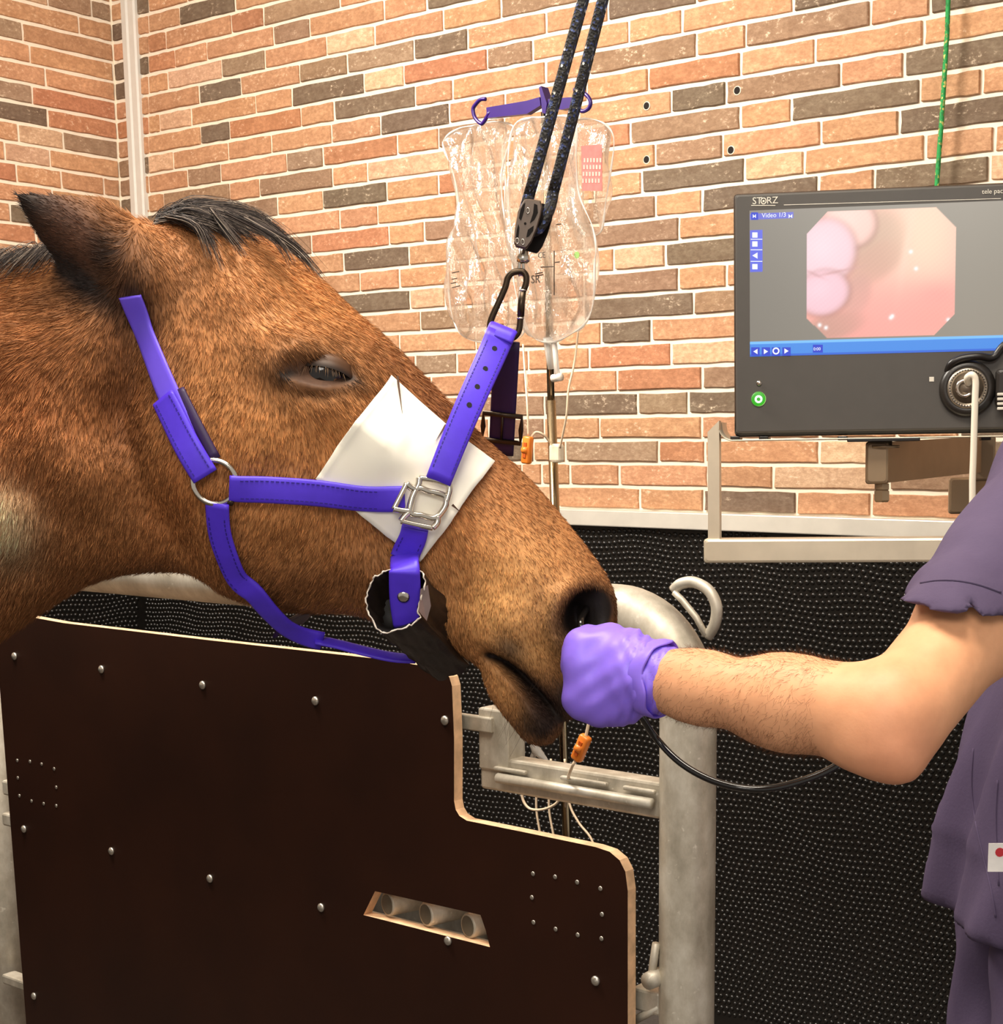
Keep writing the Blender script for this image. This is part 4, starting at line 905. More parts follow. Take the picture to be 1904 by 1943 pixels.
# ------------------------------------------------------------------ stocks: galvanised arch and the dark panel
t = NT('galvanised_steel').set(.48, .35); n1 = t.noise(t.mapv(t.pos(), (1, 1, .6)), 22, 5, .65); n2 = t.noise(t.pos(), 90, 3)
c = t.ramp(n1, [(.3, S(158, 150, 134)), (.5, S(190, 182, 166)), (.68, S(214, 208, 194))]); c = t.mix(t.ramp(n2, [(.66, (0, 0, 0, 1)), (.74, (.6, .6, .6, 1))]), c, S(240, 234, 220)); t.l(c, t.b.inputs['Base Color']); t.bump(n1, .12, .003); M_galv = t.m
YP = P(1305, 1600, 2.07)[1]; YG = YP - .055
pc = on_y(1305, 1600, YP); XP = pc[0]; ZRAIL = 1.278; RT = .038
XLp = on_y(2, 1600, YP)[0]
arch = thing('horse_stocks', (XP, YP, 0), 'galvanised tubular horse stocks with a rounded top corner, behind the horse\'s nose', 'stocks')
BR_ = .115; path = [(XP, 0.0), (XP, .5), (XP, ZRAIL - BR_)] + [(XP - BR_ + BR_*math.cos(a), ZRAIL - BR_ + BR_*math.sin(a)) for a in np.linspace(.12, math.pi/2, 14)] + [(XP - BR_ - .2, ZRAIL), (XLp - .05, ZRAIL)]
MB().tube([(x, YP, z) for x, z in path], RT, 28, up=(0, 1, 0)).obj('arch_tube', M_galv, arch, True)
MB().tube([(XLp, YP, 0), (XLp, YP, .6), (XLp, YP, ZRAIL)], RT, 24, up=(0, 1, 0)).obj('far_post', M_galv, arch, True)
hd = [on_y(x, y, YP - .012) for x, y in ((1279, 1120), (1292, 1108), (1318, 1105), (1345, 1120), (1360, 1150), (1357, 1184), (1343, 1208))]
MB().tube(catmull(hd, 5), .0075, 10).obj('handle', M_galv, arch, True)
MB().tube([on_y(x, y, YP - .016) for x, y in ((1280, 1124), (1296, 1140), (1322, 1172), (1340, 1206))], .0045, 8).obj('handle_weld', M_galv, arch, True)
def yb(px0, py0, px1, py1, y, dep): a, b = on_y(px0, py0, y), on_y(px1, py1, y); return (a + b)/2 + [0, dep/2, 0], (abs(a[0]-b[0]), dep, abs(a[2]-b[2]))
zt = on_y(1100, 1456, YP)[2]; zb_ = on_y(1100, 1522, YP)[2]; x0b = on_y(926, 1450, YP)[0]; x1b = XP - .03; xv = on_y(981, 1420, YP)[0]
MB().box(((x0b+x1b)/2, YP, (zt+zb_)/2), (x1b-x0b, .034, zt-zb_), bevel=.004).obj('cross_channel', M_galv, arch)
MB().box(((x0b+xv)/2, YP, (zt + on_y(950, 1342, YP)[2])/2 - .01), (xv-x0b, .040, on_y(950, 1342, YP)[2] - zt + .02), bevel=.003).obj('upright', M_galv, arch)
a_, s_ = yb(866, 1354, 932, 1392, YP - .026, .012); MB().box(a_, s_, bevel=.002).obj('latch_tongue', M_galv, arch)
rod = [on_y(945, 1476, YP - .026), on_y(1238, 1536 - 12, YP - .026)]; rod[1][2] = rod[0][2]
MB().tube([rod[0], (rod[0]+rod[1])/2, rod[1]], [.0075, .0075, .0075], 10).obj('slide_bolt', M_galv, arch, True)
for px, py, w in ((965, 1463, 30), (1105, 1483, 44), (1210, 1500, 30)):
    a_, s_ = yb(px-w, py-9, px+w, py+9, YP - .028, .01); MB().box(a_, (s_[0], .008, .006), bevel=.002).obj('bolt_guide', M_galv, arch)
# lower hinge and latch at the foot of the post, and the fittings on the far post
a_, s_ = yb(1198, 1872, 1252, 1930, YP - .025, .03); MB().box(a_, s_, bevel=.004).obj('hinge_plate', M_galv, arch)
MB().tube([on_y(1236, 1866, YP - .03), on_y(1240, 1830, YP - .03), on_y(1246, 1790, YP - .03)], .006, 8).obj('hinge_pin', M_galv, arch, True)
MB().lathe(on_y(1230, 1862, YP - .045), (0, 1, 0), [(0, .012), (.02, .013), (.03, .012)], 14).obj('hinge_eye', M_galv, arch, True)
MB().tube([on_y(1192, 1943, YP - .02), on_y(1252, 1910, YP - .02)], .006, 8).obj('hinge_brace', M_galv, arch, True)
for py, w in ((1500, 26), (1562, 40), (1868, 44)):
    a_, s_ = yb(2, py - 20, 2 + w, py + 14, YP - .05, .03); MB().box(a_, s_, bevel=.004).obj('post_bracket', M_galv, arch)

panel = thing('stall_gate', (on_y(600, 1700, YG)[0], YG, .3), 'dark brown stepped plywood gate studded with domed bolts, below the horse\'s head', 'gate')
po = [(-12, 1158), (120, 1182), (400, 1215), (745, 1253), (826, 1268), (842, 1273), (853, 1285), (858, 1302), (862, 1400), (862, 1520), (865, 1536), (872, 1548), (886, 1557), (1000, 1580), (1130, 1607), (1157, 1616), (1176, 1632), (1187, 1654), (1190, 1690)]
pol = [on_y(x, y, YG) for x, y in po]; rb = on_y(1192, 2380, YG); pol[-1][0] = rb[0]; pol += [rb, on_y(95, 1992, YG), on_y(68, 1978, YG), on_y(50, 1945, YG)]; pol[-3][2] = pol[-2][2] - .003
zz_ = pol[-3][2]; pol[-4][2] = zz_
slot = [on_y(x, y, YG) for x, y in ((712, 1691), (912, 1736), (922, 1765), (930, 1797), (690, 1736))]
from mathutils.geometry import tessellate_polygon
tri = tessellate_polygon([[Vector(p) for p in pol], [Vector(p) for p in slot]]); allp = pol + slot; nP = len(allp); TH = np.array([0, .018, 0])
vv = [p for p in allp] + [p + TH for p in allp]; ff = []
for a, b, c in tri:
    nrm = np.cross(allp[b]-allp[a], allp[c]-allp[a]); ff.append((a, b, c) if nrm[1] < 0 else (a, c, b)); ff.append(tuple(q + nP for q in ff[-1][::-1]))
t = NT('film_faced_plywood').set(.42, spec=.3); n1 = t.noise(t.pos(), 4, 4); n2 = t.noise(t.mapv(t.pos(), (30, 1, 30)), 14, 3)
t.l(t.ramp(n1, [(.3, S(34, 14, 6)), (.7, S(44, 20, 9))]), t.b.inputs['Base Color']); t.bump(n2, .04, .001); M_ply = t.m
M_edge = mat('plywood_edge', S(226, 186, 146), .7, var=.3, scale=35)
mesh_obj('panel_board', vv, ff, M_ply, panel)
eb = MB()
for loop_ in (pol, slot):
    m = len(loop_); eb.add([p for p in loop_] + [p + TH for p in loop_], [(i, (i+1) % m, (i+1) % m + m, i + m) for i in range(m)])
eb.obj('panel_edge', M_edge, panel)
M_bolt = mat('zinc_bolt', S(196, 190, 178), .3, .8, var=.08)
bolt_me = None
for px, py in ((28, 1245), (193, 1270), (385, 1300), (599, 1330), (845, 1367), (46, 1573), (212, 1615), (399, 1667), (610, 1722), (851, 1785), (1131, 1861), (65, 1890)):
    MB().lathe(on_y(px, py, YG), (0, -1, 0), [(0, .0072), (.0014, .0072), (.0032, .0058), (.0046, .003), (.0049, .001)], 14).obj('bolt', M_bolt, panel, True)
for px, py in ((33, 1443), (57, 1445), (79, 1450), (103, 1459), (34, 1476), (107, 1494), (37, 1510), (60, 1520), (83, 1525), (107, 1529), (1012, 1658), (1054, 1664), (1096, 1674), (1140, 1686), (1010, 1703), (1143, 1735), (1013, 1750), (1055, 1763), (1097, 1774), (1142, 1781)):
    MB().lathe(on_y(px, py, YG), (0, -1, 0), [(0, .0034), (.0008, .0034), (.0012, .0022)], 10).obj('screw', M_bolt, panel, True)
# three tube ends showing through the slot, welded on a flat bar
for px, py in ((735, 1716), (808, 1735), (888, 1757)):
    c = on_y(px, py, YG + .012); o = MB().lathe(c, (.25, 1, .0), [(0, .0180), (.002, .0190), (.14, .0190)], 18)
    o.obj('tube_end', M_galv, arch, True); MB().lathe(c + np.array([0, -.0006, 0]), (.25, 1, 0), [(0, .0155), (.0005, .0155)], 18).obj('tube_bore', mat('tube_bore', S(92, 84, 70), .8), arch)
fb0, fb1 = on_y(688, 1744, YG + .05), on_y(940, 1810, YG + .05)
MB().box(((fb0[0]+fb1[0])/2, YG + .055, fb0[2] - .006), (abs(fb1[0]-fb0[0]) + .06, .07, .014), bevel=.002).obj('slot_bar', M_galv, arch)
fb2 = on_y(800, 1715, YG + .17)
MB().box((fb2[0], YG + .19, fb2[2] - .05), (.6, .04, .2), bevel=.003).obj('rear_bar', M_galv, arch)

# ------------------------------------------------------------------ drip stand, fluid bags, lines
TS = P(1034, 225, 2.75); YI = TS[1]
stand = thing('drip_stand', (on_y(1078, 1600, YI)[0], YI, 0), 'slim chrome drip stand with a purple hook bar, holding the fluid bags', 'drip stand')
bt = on_y(1079, 1600, YI); d_ = (TS - bt)/(TS[2]-bt[2]); foot = bt - d_*(bt[2] - .05)
M_chr = mat('chrome', S(176, 158, 128), .14, 1.0, var=.03)
jn = on_y(1046, 760, YI)
MB().tube([jn, TS + [0, 0, .01]], .0068, 14).obj('inner_pole', M_chr, stand, True); MB().tube([foot, jn], .0088, 14).obj('outer_pole', M_chr, stand, True)
for k in range(5):
    a = k*2*math.pi/5 + .3; e = np.array([foot[0] + .24*math.cos(a), foot[1] + .24*math.sin(a), .03]); MB().tube([foot, (foot+e)/2 + [0, 0, .01], e], .011, 8).obj('leg', M_chr, stand, True)
M_hook = mat('purple_plastic', S(44, 12, 98), .3, var=.06)
def iy(px, py, dy=0.0): return on_y(px, py, YI + dy)
for poly in ([(923, 204), (1000, 191), (1024, 184), (1026, 200), (1000, 216), (924, 224)], [(1040, 188), (1062, 186), (1090, 184), (1088, 203), (1066, 208), (1040, 204)]): MB().prism([iy(x, y, -.006) for x, y in poly], (0, .012, 0)).obj('hook_bar', M_hook, stand)
MB().prism([iy(x, y, -.010) for x, y in ((1023, 166), (1027, 163), (1032, 178), (1038, 196), (1035, 216), (1029, 214), (1027, 190))], (0, .02, 0)).obj('centre_hook', M_hook, stand)
for pth in ([(930, 212), (918, 232), (912, 234), (902, 224), (898, 208), (903, 198), (912, 189), (922, 188)], [(1086, 196), (1099, 208), (1108, 211), (1118, 205), (1121, 194), (1115, 182), (1100, 172), (1090, 170)]):
    MB().tube(catmull([iy(x, y, -.004) for x, y in pth], 4), .0036, 8).obj('side_hook', M_hook, stand, True)
t = NT('clear_bag_film'); tp = t.n('ShaderNodeBsdfTransparent'); tp.inputs[0].default_value = (.97, .96, .94, 1); rf = t.n('ShaderNodeBsdfRefraction'); rf.inputs['IOR'].default_value = 1.09; rf.inputs['Roughness'].default_value = .02; tr = t.n('ShaderNodeMixShader'); tr.inputs[0].default_value = .42; t.l(tp.outputs[0], tr.inputs[1]); t.l(rf.outputs[0], tr.inputs[2]); gl = t.n('ShaderNodeBsdfGlossy'); gl.inputs['Roughness'].default_value = .12; gl.inputs[0].default_value = (1, .98, .95, 1)
df = t.n('ShaderNodeBsdfTranslucent'); df.inputs[0].default_value = (1, .97, .93, 1)
nz = t.noise(t.mapv(t.pos(), (1, 1, .45)), 34, 4, .6); bp = t.n('ShaderNodeBump'); bp.inputs['Strength'].default_value = .9; bp.inputs['Distance'].default_value = .012; t.l(nz, bp.inputs['Height'])
for s in (gl, df, rf): t.l(bp.outputs[0], s.inputs['Normal'])
lw = t.n('ShaderNodeLayerWeight'); lw.inputs[0].default_value = .35; t.l(bp.outputs[0], lw.inputs['Normal'])
m1 = t.n('ShaderNodeMixShader'); t.l(t.ramp(lw.outputs['Facing'], [(.1, (.07, .07, .07, 1)), (.6, (.35, .35, .35, 1)), (1, (.85, .85, .85, 1))]), m1.inputs[0]); t.l(tr.outputs[0], m1.inputs[1]); t.l(gl.outputs[0], m1.inputs[2])
m2 = t.n('ShaderNodeMixShader'); m2.inputs[0].default_value = .15; t.l(m1.outputs[0], m2.inputs[1]); t.l(df.outputs[0], m2.inputs[2]); t.l(m2.outputs[0], t.out.inputs[0]); M_bag = t.m
def pillow(name, pix, dy, thick, parent, seed, label=None, step=.008, wr=.0065):
    """inflated bag from its outline in the plane of the stand, creased"""
    pl = np.array([[q[0], q[2]] for q in (iy(x, y, dy) for x, y in pix)]); pl = np.array(catmull([np.append(p, 0) for p in pl], 3, True))[:, :2]
    lo, hi = pl.min(0) - .02, pl.max(0) + .02; gx = np.arange(lo[0], hi[0], step*.6); gz = np.arange(lo[1], hi[1], step*.6); A, B = np.meshgrid(gx, gz, indexing='ij'); D = poly_sd(A, B, pl)
    yy = np.arange(-thick*1.3, thick*1.3 + .001, thick/6); r = random.Random(seed); ph = [r.uniform(0, 6) for _ in range(6)]
    Wr = wr*(.8*np.sin(A*150 + B*26 + 2*np.sin(B*18 + ph[4])) + np.sin(A*70 + 2*np.sin(B*22 + ph[0]) + ph[1]) + .7*np.sin(A*130 + B*40 + ph[2]) + .8*np.sin(B*60 + A*35 + ph[3])*.6)
    top = np.clip((B - lo[1])/(hi[1]-lo[1]), 0, 1); H = thick*(1.05 - .55*top)
    q = np.clip(1 - D/(thick*1.4), 0, 3); f = (np.sqrt(q[..., None]**2 + ((yy[None, None] + Wr[..., None])/H[..., None])**2) - 1)*thick*.7
    v, qd = surface_nets(f.astype(float), None, None, None); qd = qd[:, ::-1].copy(); V = np.stack([gx[0] + v[:, 0]*(gx[1]-gx[0]), YI + dy + yy[0] + v[:, 2]*(yy[1]-yy[0]), gz[0] + v[:, 1]*(gz[1]-gz[0])], 1); V = smooth_mesh(V, qd, 2)
    return mesh_obj(name, V, qd, M_bag, parent, True, label=label)
def bag(label, pix, dy, thick, seed, group='fluid bags on the drip stand'):
    b0 = iy(sum(x for x, y in pix)/len(pix), max(y for x, y in pix), dy); o = thing('fluid_bag', b0, label, 'fluid bag', group); pillow('bag_film', pix, dy, thick, o, seed)
    sm = catmull([iy(x, y, dy) for x, y in pix], 5, True); MB().tube([q_ + np.array([0, .004*math.sin(i*.3 + seed), 0]) for i, q_ in enumerate(sm)], [.0016 + .0007*math.sin(i*.7) for i in range(len(sm))], 6, closed=True).obj('bag_seam', M_seam, o, True); return o
t = NT('welded_seam').set(.15, col=(1, .97, .92, 1), spec=.8); t.b.inputs['Transmission Weight'].default_value = .45; t.b.inputs['IOR'].default_value = 1.3; M_seam = t.m
b1 = bag('clear crumpled fluid bag hanging on the left side hook of the drip stand', [(845, 262), (875, 244), (905, 238), (935, 230), (968, 236), (975, 252), (955, 320), (950, 365), (958, 420), (976, 470), (990, 540), (994, 600), (985, 640), (930, 650), (890, 643), (866, 622), (854, 590), (852, 530), (856, 470), (866, 420), (868, 380), (858, 320), (846, 285)], .012, .027, 3)
b2 = bag('clear fluid bag with printed scale, hanging in the middle behind the rope', [(985, 232), (1030, 222), (1072, 219), (1092, 230), (1098, 250), (1094, 310), (1097, 370), (1124, 430), (1134, 470), (1130, 500), (1124, 570), (1112, 610), (1090, 632), (1050, 650), (1010, 640), (990, 600), (978, 540), (975, 470), (966, 410), (962, 340), (968, 275)], -.052, .030, 5)
b3 = bag('clear fluid bag with a pink label, at the back on the right side hook', [(1095, 230), (1120, 226), (1150, 236), (1163, 262), (1158, 320), (1152, 380), (1146, 430), (1130, 446), (1100, 440), (1085, 400), (1084, 320), (1088, 260)], .030, .020, 9)
M_pink = mat('pink_label', S(226, 128, 124), .6, var=.12, scale=70)
MB().prism([iy(x, y, -.006) for x, y in ((1103, 277), (1142, 274), (1143, 362), (1105, 362))], (0, .001, 0)).obj('label', M_pink, b3, label='pink label with rows of pale print')
lb = MB()
for k in range(4):
    for j in range(6):
        x = 1108 + j*6 - k; y = 300 + k*13; lb.prism([iy(x, y, -.0068), iy(x+3.4, y, -.0068), iy(x+3.4, y+8, -.0068), iy(x, y+8, -.0068)][::1], (0, .0004, 0))
lb.obj('label_print', mat('label_print', S(242, 196, 186), .6), b3, kind='stuff')
M_ink = mat('bag_print', S(54, 40, 30), .6)
def film_bvh(b): o_ = [c for c in b.children if c.name.startswith('bag_film')][0]; w0 = WLOC[b.name]; return BVHTree.FromPolygons([tuple(np.array(v.co) + w0) for v in o_.data.vertices], [tuple(q_.vertices) for q_ in o_.data.polygons])
FB = film_bvh(b2); FB1 = film_bvh(b1)
def onfilm(px, py, T=None):
    r = ray(px, py); r = r/np.linalg.norm(r); l_ = (T or FB).ray_cast(Vector(CAM), Vector(r))[0]; return (np.array(l_) if l_ is not None else iy(px, py, -.08)) - r*.0008
for (x0, y0, x1, y1) in ((1052, 476, 1052, 560), (1050, 506, 1026, 507), (1054, 360, 1064, 359), (1056, 426, 1065, 425), (1054, 498, 1062, 497), (1016, 520, 1030, 517), (1016, 524, 1031, 521)):
    MB().tube([onfilm(x0 + (x1-x0)*s, y0 + (y1-y0)*s) for s in np.linspace(0, 1, 6)], .0010, 5).obj('scale_mark', M_ink, b2)
for (x0, y0, x1, y1) in ((858, 518, 872, 515), (857, 530, 868, 528), (856, 538, 866, 536), (858, 546, 874, 542)):
    MB().tube([onfilm(x0, y0, FB1), onfilm((x0+x1)/2, (y0+y1)/2, FB1), onfilm(x1, y1, FB1)], .0009, 5).obj('scale_mark', M_ink, b1)
for body, s, x, y in (('CE', .014, 1021, 490), ('SR', .020, 1008, 538)):
    v, f = text_mesh(body, s, (0, 0, 0), (1, 0, 0), (0, 0, 1)); o0 = iy(x, y, -.08); v2_ = []
    for q_ in v: a_ = o0 + q_; c_ = RC.T @ (a_ - CAM); v2_.append(onfilm(c_[0]/c_[2]*FPX + CX, c_[1]/c_[2]*FPX + CY))
    o_ = mesh_obj('printed_text', v2_, f, M_ink, b2); o_['kind'] = 'stuff'
MB().lathe(onfilm(1095, 484), (0, -1, 0), [(0, .006), (.0006, .006)], 12).obj('green_dot', mat('green_print', S(128, 166, 84), .6), b2)
# ports, spike, lines
t = NT('clear_tubing').set(.12, col=(.92, .9, .86, 1)); t.b.inputs['Transmission Weight'].default_value = .55; t.b.inputs['IOR'].default_value = 1.2; M_tubing = t.m
port = MB().tube([iy(1040, 640, -.045), iy(1043, 675, -.04), iy(1046, 700, -.035)], [.009, .007, .006], 10); port.obj('bag_port', M_tubing, b2, True)
MB().tube([iy(1052, 650, -.05), iy(1056, 690, -.05), iy(1058, 712, -.05)], [.005, .005, .005], 8).obj('spike_port', M_tubing, b2, True)
MB().tube([iy(1049, 718, -.05), iy(1066, 715, -.05)], .007, 10).obj('port_cap', mat('white_cap', S(240, 232, 220), .4), b2, True)
M_line = mat('milky_tubing', S(232, 208, 178), .3, var=.03)
M_or = mat('orange_plastic', S(238, 132, 44), .35, var=.05)
def line(label, pts, r=.0019, w=None): 
    o = MB().tube(catmull(pts, 8), r, 8).obj('drip_line', M_line, None, True); tag(o, label, 'tube', 'drip lines behind the horse\'s nose'); return o
line('thin drip line running down from the left bag to the orange clamp by the pole', [iy(993, 654, -.005), iy(996, 700, -.03), iy(1001, 770, -.06), iy(1003, 826, -.06)])
line('thin drip line hanging in a curve to the right of the drip stand pole', [iy(1098, 625, -.03), iy(1090, 690, -.04), iy(1079, 740, -.05), iy(1075, 790, -.05), iy(1063, 850, -.03)])
line('short white line looping from the orange clamp to the pole', [iy(1008, 830, -.055), iy(1018, 820, -.05), iy(1033, 826, -.04), iy(1044, 840, -.02)], .0022)
def clamp(label, a, b, w, dy):
    A, B = iy(*a, dy), iy(*b, dy); d = (B-A); L = np.linalg.norm(d); d /= L; s = np.array([d[2], 0, -d[0]]); y_ = np.array([0, 1, 0.])
    o = thing('roller_clamp', B, label, 'clamp'); MB().box((A+B)/2, (L, w*.75, w), (d, y_, s), bevel=.003).obj('clamp_body', M_or, o, True)
    MB().box((A+B)/2 - y_*w*.42, (L*.55, w*.1, w*.35), (d, y_, s)).obj('clamp_slot', mat('clamp_slot', S(190, 84, 20), .5), o); MB().lathe((A+B)/2 - y_*w*.3, s, [(-w*.3, w*.36), (w*.3, w*.36)], 14).obj('clamp_wheel', M_or, o, True); return o
clamp('orange roller clamp beside the drip stand pole, above the horse\'s nose', (1003, 828), (999, 880), .018, -.06)
MB().box(iy(1057, 860, -.012), (.024, .02, .034), bevel=.005).obj('pole_clip', mat('white_clip', S(240, 226, 200), .5), stand)
# lower lines behind the bracket
line('loop of clear line hanging under the cross channel beside the post', [iy(992, 1488, -.2), iy(992, 1515, -.2), iy(1005, 1534, -.2), iy(1030, 1536, -.2), iy(1055, 1525, -.2), iy(1068, 1505, -.2)], .0024)
for k, (x0, x1) in enumerate(((1022, 1027), (1046, 1052))): line('thin line hanging straight below the cross channel, %s of the two' % ('left' if k == 0 else 'right'), [iy(x0, 1440, -.15), iy(x0 - 4, 1530, -.15), iy(x1, 1600, -.15), iy(x1, 1700, -.15)], .0020)
line('clear line curving away to the right below the cross channel', [iy(1072, 1440, -.1), iy(1080, 1520, -.1), iy(1098, 1560, -.1), iy(1126, 1600, -.1), iy(1140, 1680, -.1)], .0022)
line('clear line dropping from the gloved hand to the orange clamp', [iy(1122, 1350, -.62), iy(1117, 1375, -.62), iy(1112, 1398, -.62)], .0022)
clamp('orange roller clamp hanging below the gloved hand', (1113, 1396), (1094, 1442), .0165, -.62)
line('clear line leaving the lower orange clamp downwards', [iy(1093, 1442, -.62), iy(1086, 1455, -.62), iy(1078, 1480, -.58), iy(1074, 1530, -.4)], .0022)
cn = MB().tube([iy(1012, 1412, -.5), iy(1018, 1424, -.5), iy(1034, 1440, -.5), iy(1042, 1450, -.5)], [.006, .0075, .004, .0025], 10); cn.tube([iy(1016, 1424, -.5), iy(1010, 1440, -.5), iy(1006, 1458, -.5)], [.004, .0045, .0035], 8)
tag(cn.obj('line_connector', M_tubing, None, True), 'clear Y-shaped line connector just under the horse\'s lower lip', 'connector')
# ------------------------------------------------------------------ endoscopy monitor on its steel tray
_mr = RC @ np.array([math.cos(math.radians(9)), 0, 0]); _f = RC @ np.array([0, 0, 1.0]); _f = np.array([_f[0], _f[1], 0]); _f /= np.linalg.norm(_f); _rr = np.array([_f[1], -_f[0], 0])
MR = _rr*math.cos(math.radians(9)) - _f*math.sin(math.radians(9)); MN = -_f*math.cos(math.radians(9)) - _rr*math.sin(math.radians(9)); MU = np.array([0, 0, 1.0])
_ro = math.radians(.9); MR, MU = MR*math.cos(_ro) + MU*math.sin(_ro), MU*math.cos(_ro) - MR*math.sin(_ro)
MO = P(1388, 600, 2.27)
def mp(px, py, z=0.0): r = ray(px, py); o = MO + MN*z; return CAM + r*(((o - CAM) @ MN)/(r @ MN))
def mxy(px, py): q = mp(px, py) - MO; return q @ MR, q @ MU
MAX_ = (MR, MU, MN)
M_case = mat('monitor_case', S(72, 68, 64), .5, var=.04); M_bez = mat('monitor_bezel', S(60, 57, 54), .38, var=.04); M_gloss = mat('black_edge', S(20, 17, 16), .3)
xl, yt = mxy(1391, 366); _, yb2 = mxy(1384, 829); xs0, ys1 = mxy(1423, 400); _, ys0 = mxy(1423, 677); xr_ = xs0 + (ys1 - ys0)*1.92; xr = xr_ + (xs0 - xl)
mon = thing('endoscopy_monitor', MO + MR*(xl+xr)/2 + MU*yb2 - MN*.03, 'grey boxy medical monitor showing a pink endoscope picture, standing on a steel tray', 'monitor')
def mq(x, y, z=0.0): return MO + MR*x + MU*y + MN*z
MB().box(mq((xl+xr)/2, (yt+yb2)/2, -.05), (xr-xl, yt-yb2, .09), MAX_, .006).obj('case', M_gloss, mon)
MB().box(mq((xl+xr)/2, (yt+yb2)/2 + .001, -.003), (xr-xl-.006, yt-yb2-.008, .009), MAX_, .003).obj('bezel', M_case, mon)
# the picture on the screen, as per-point colours
nxs, nys = 330, 170; cx_ = np.linspace(xs0, xr_, nxs); cy_ = np.linspace(ys0, ys1, nys); A, B = np.meshgrid(cx_, cy_, indexing='ij')
V = np.stack([mq(x, y, .0018) for x, y in zip(A.ravel(), B.ravel())])
Fq = [(i*nys+j, (i+1)*nys+j, (i+1)*nys+j+1, i*nys+j+1) for i in range(nxs-1) for j in range(nys-1)]
ux = (A - xs0)/(ys1 - ys0); uy = (B - ys0)/(ys1 - ys0)      # units of the screen height
col = np.zeros(A.shape + (3,)); col[:] = S(128, 122, 112)[:3]
g = np.clip(ux/1.5, 0, 1)[..., None]; col = col*(1 - .35*g) + np.array(S(176, 166, 150)[:3])*.35*g
def px2s(px, py): x, y = mxy(px, py); return (x - xs0)/(ys1 - ys0), (y - ys0)/(ys1 - ys0)
o0 = px2s(1532, 643); o1 = px2s(1816, 392); ch = .14
cxm, cym = (o0[0]+o1[0])/2, (o0[1]+o1[1])/2; hx, hy = (o1[0]-o0[0])/2, (o1[1]-o0[1])/2
dx, dy = np.abs(ux-cxm), np.abs(uy-cym); octa = (dx < hx) & (dy < hy) & ((dx - hx) + (dy - hy) < -ch)
tis = np.zeros_like(col); tis[:] = S(246, 176, 162)[:3]
def tb(px, py, rx, ry, c, k=1.0, hard=2, ang=0):
    global tis; a, b = px2s(px, py); s = 278.; co, si = math.cos(math.radians(ang)), math.sin(math.radians(ang)); X, Y_ = ux-a, -(uy-b); xr2 = (X*co + Y_*si)/(rx/s); yr2 = (-X*si + Y_*co)/(ry/s)
    m = (np.exp(-(xr2**2 + yr2**2)**hard)*k)[..., None]; tis = tis*(1-m) + np.array(S(*c)[:3])*m
tb(1740, 470, 90, 150, (252, 206, 182), 1, 1); tb(1760, 600, 110, 60, (244, 158, 148), .8, 1); tb(1600, 640, 120, 50, (240, 160, 150), .8, 1)
tb(1668, 455, 58, 62, (206, 170, 148), 1, 3); tb(1660, 500, 60, 34, (208, 164, 144), .9, 3, -35); tb(1625, 560, 30, 40, (206, 160, 146), .9, 3, 20); tb(1585, 618, 60, 26, (196, 150, 134), .9, 3, -12)
tb(1722, 470, 8, 70, (246, 206, 186), .8, 1, 10); tb(1760, 440, 60, 90, (252, 214, 184), .6, 1); tb(1780, 560, 50, 26, (240, 160, 152), .7, 1); tb(1690, 590, 100, 60, (244, 168, 158), .6, 1)
for x, y, rx, ry, an, c in ((1612, 424, 50, 44, 10, (248, 202, 190)), (1566, 478, 58, 62, 12, (244, 204, 212)), (1562, 555, 50, 42, -12, (242, 196, 206))):
    tb(x+2, y+2, rx+5, ry+5, (176, 128, 120), .75, 6, an); tb(x, y, rx, ry, c, 1, 6, an); tb(x - 8, y - 6, rx*.55, ry*.5, tuple(min(255, q + 10) for q in c), .8, 1, an)
tb(1588, 516, 36, 3, (206, 156, 156), .8, 1, -10); tb(1545, 520, 20, 3, (206, 156, 160), .7, 1, 25)
for x, y in ((1691, 603), (1694, 600), (1739, 510), (1729, 478), (1556, 617), (1800, 607), (1568, 622)): tb(x, y, 3.5, 3.5, (255, 255, 255), 1, 1)
nn = np.sin(ux*210)*np.sin(uy*190 + ux*60); tis = tis*(1 + .03*nn[..., None])
col[octa] = tis[octa]
def srect(x0, y0, x1, y1, c):
    a, b = px2s(x0, y1), px2s(x1, y0); m = (ux >= a[0]) & (ux <= b[0]) & (uy >= a[1]) & (uy <= b[1]); col[m] = S(*c)[:3]
bar = uy < .105; col[bar] = S(64, 138, 226)[:3]; col[bar & (uy > .088)] = S(120, 190, 250)[:3]; col[uy < .012] = S(40, 100, 210)[:3]
srect(1424, 402, 1506, 418, (92, 98, 206)); srect(1424, 437, 1448, 516, (84, 96, 222))
t = NT('screen_picture').set(.25); at = t.n('ShaderNodeAttribute', attribute_name='col'); t.l(at.outputs['Color'], t.b.inputs['Emission Color']); t.b.inputs['Emission Strength'].default_value = .92; t.b.inputs['Base Color'].default_value = (.02, .02, .02, 1); M_scr = t.m
scr = mesh_obj('screen', V, Fq, M_scr, mon, cols=col.reshape(-1, 3))
def em(name, c, s=1.0): t = NT(name); t.b.inputs['Emission Color'].default_value = c; t.b.inputs['Emission Strength'].default_value = s; t.b.inputs['Base Color'].default_value = (0, 0, 0, 1); return t.m
M_wh = em('screen_white', S(240, 244, 255)); M_blu = em('screen_blue', S(44, 66, 196)); M_prt = mat('bezel_print', S(226, 220, 206), .5)
def quad(px0, py0, px1, py1, z=.0022, dep=.0003): return [mp(px0, py1, z), mp(px1, py1, z), mp(px1, py0, z), mp(px0, py0, z)]
def scr_part(name, m, fn): q_ = MB(); fn(q_); return q_.obj(name, m, scr)
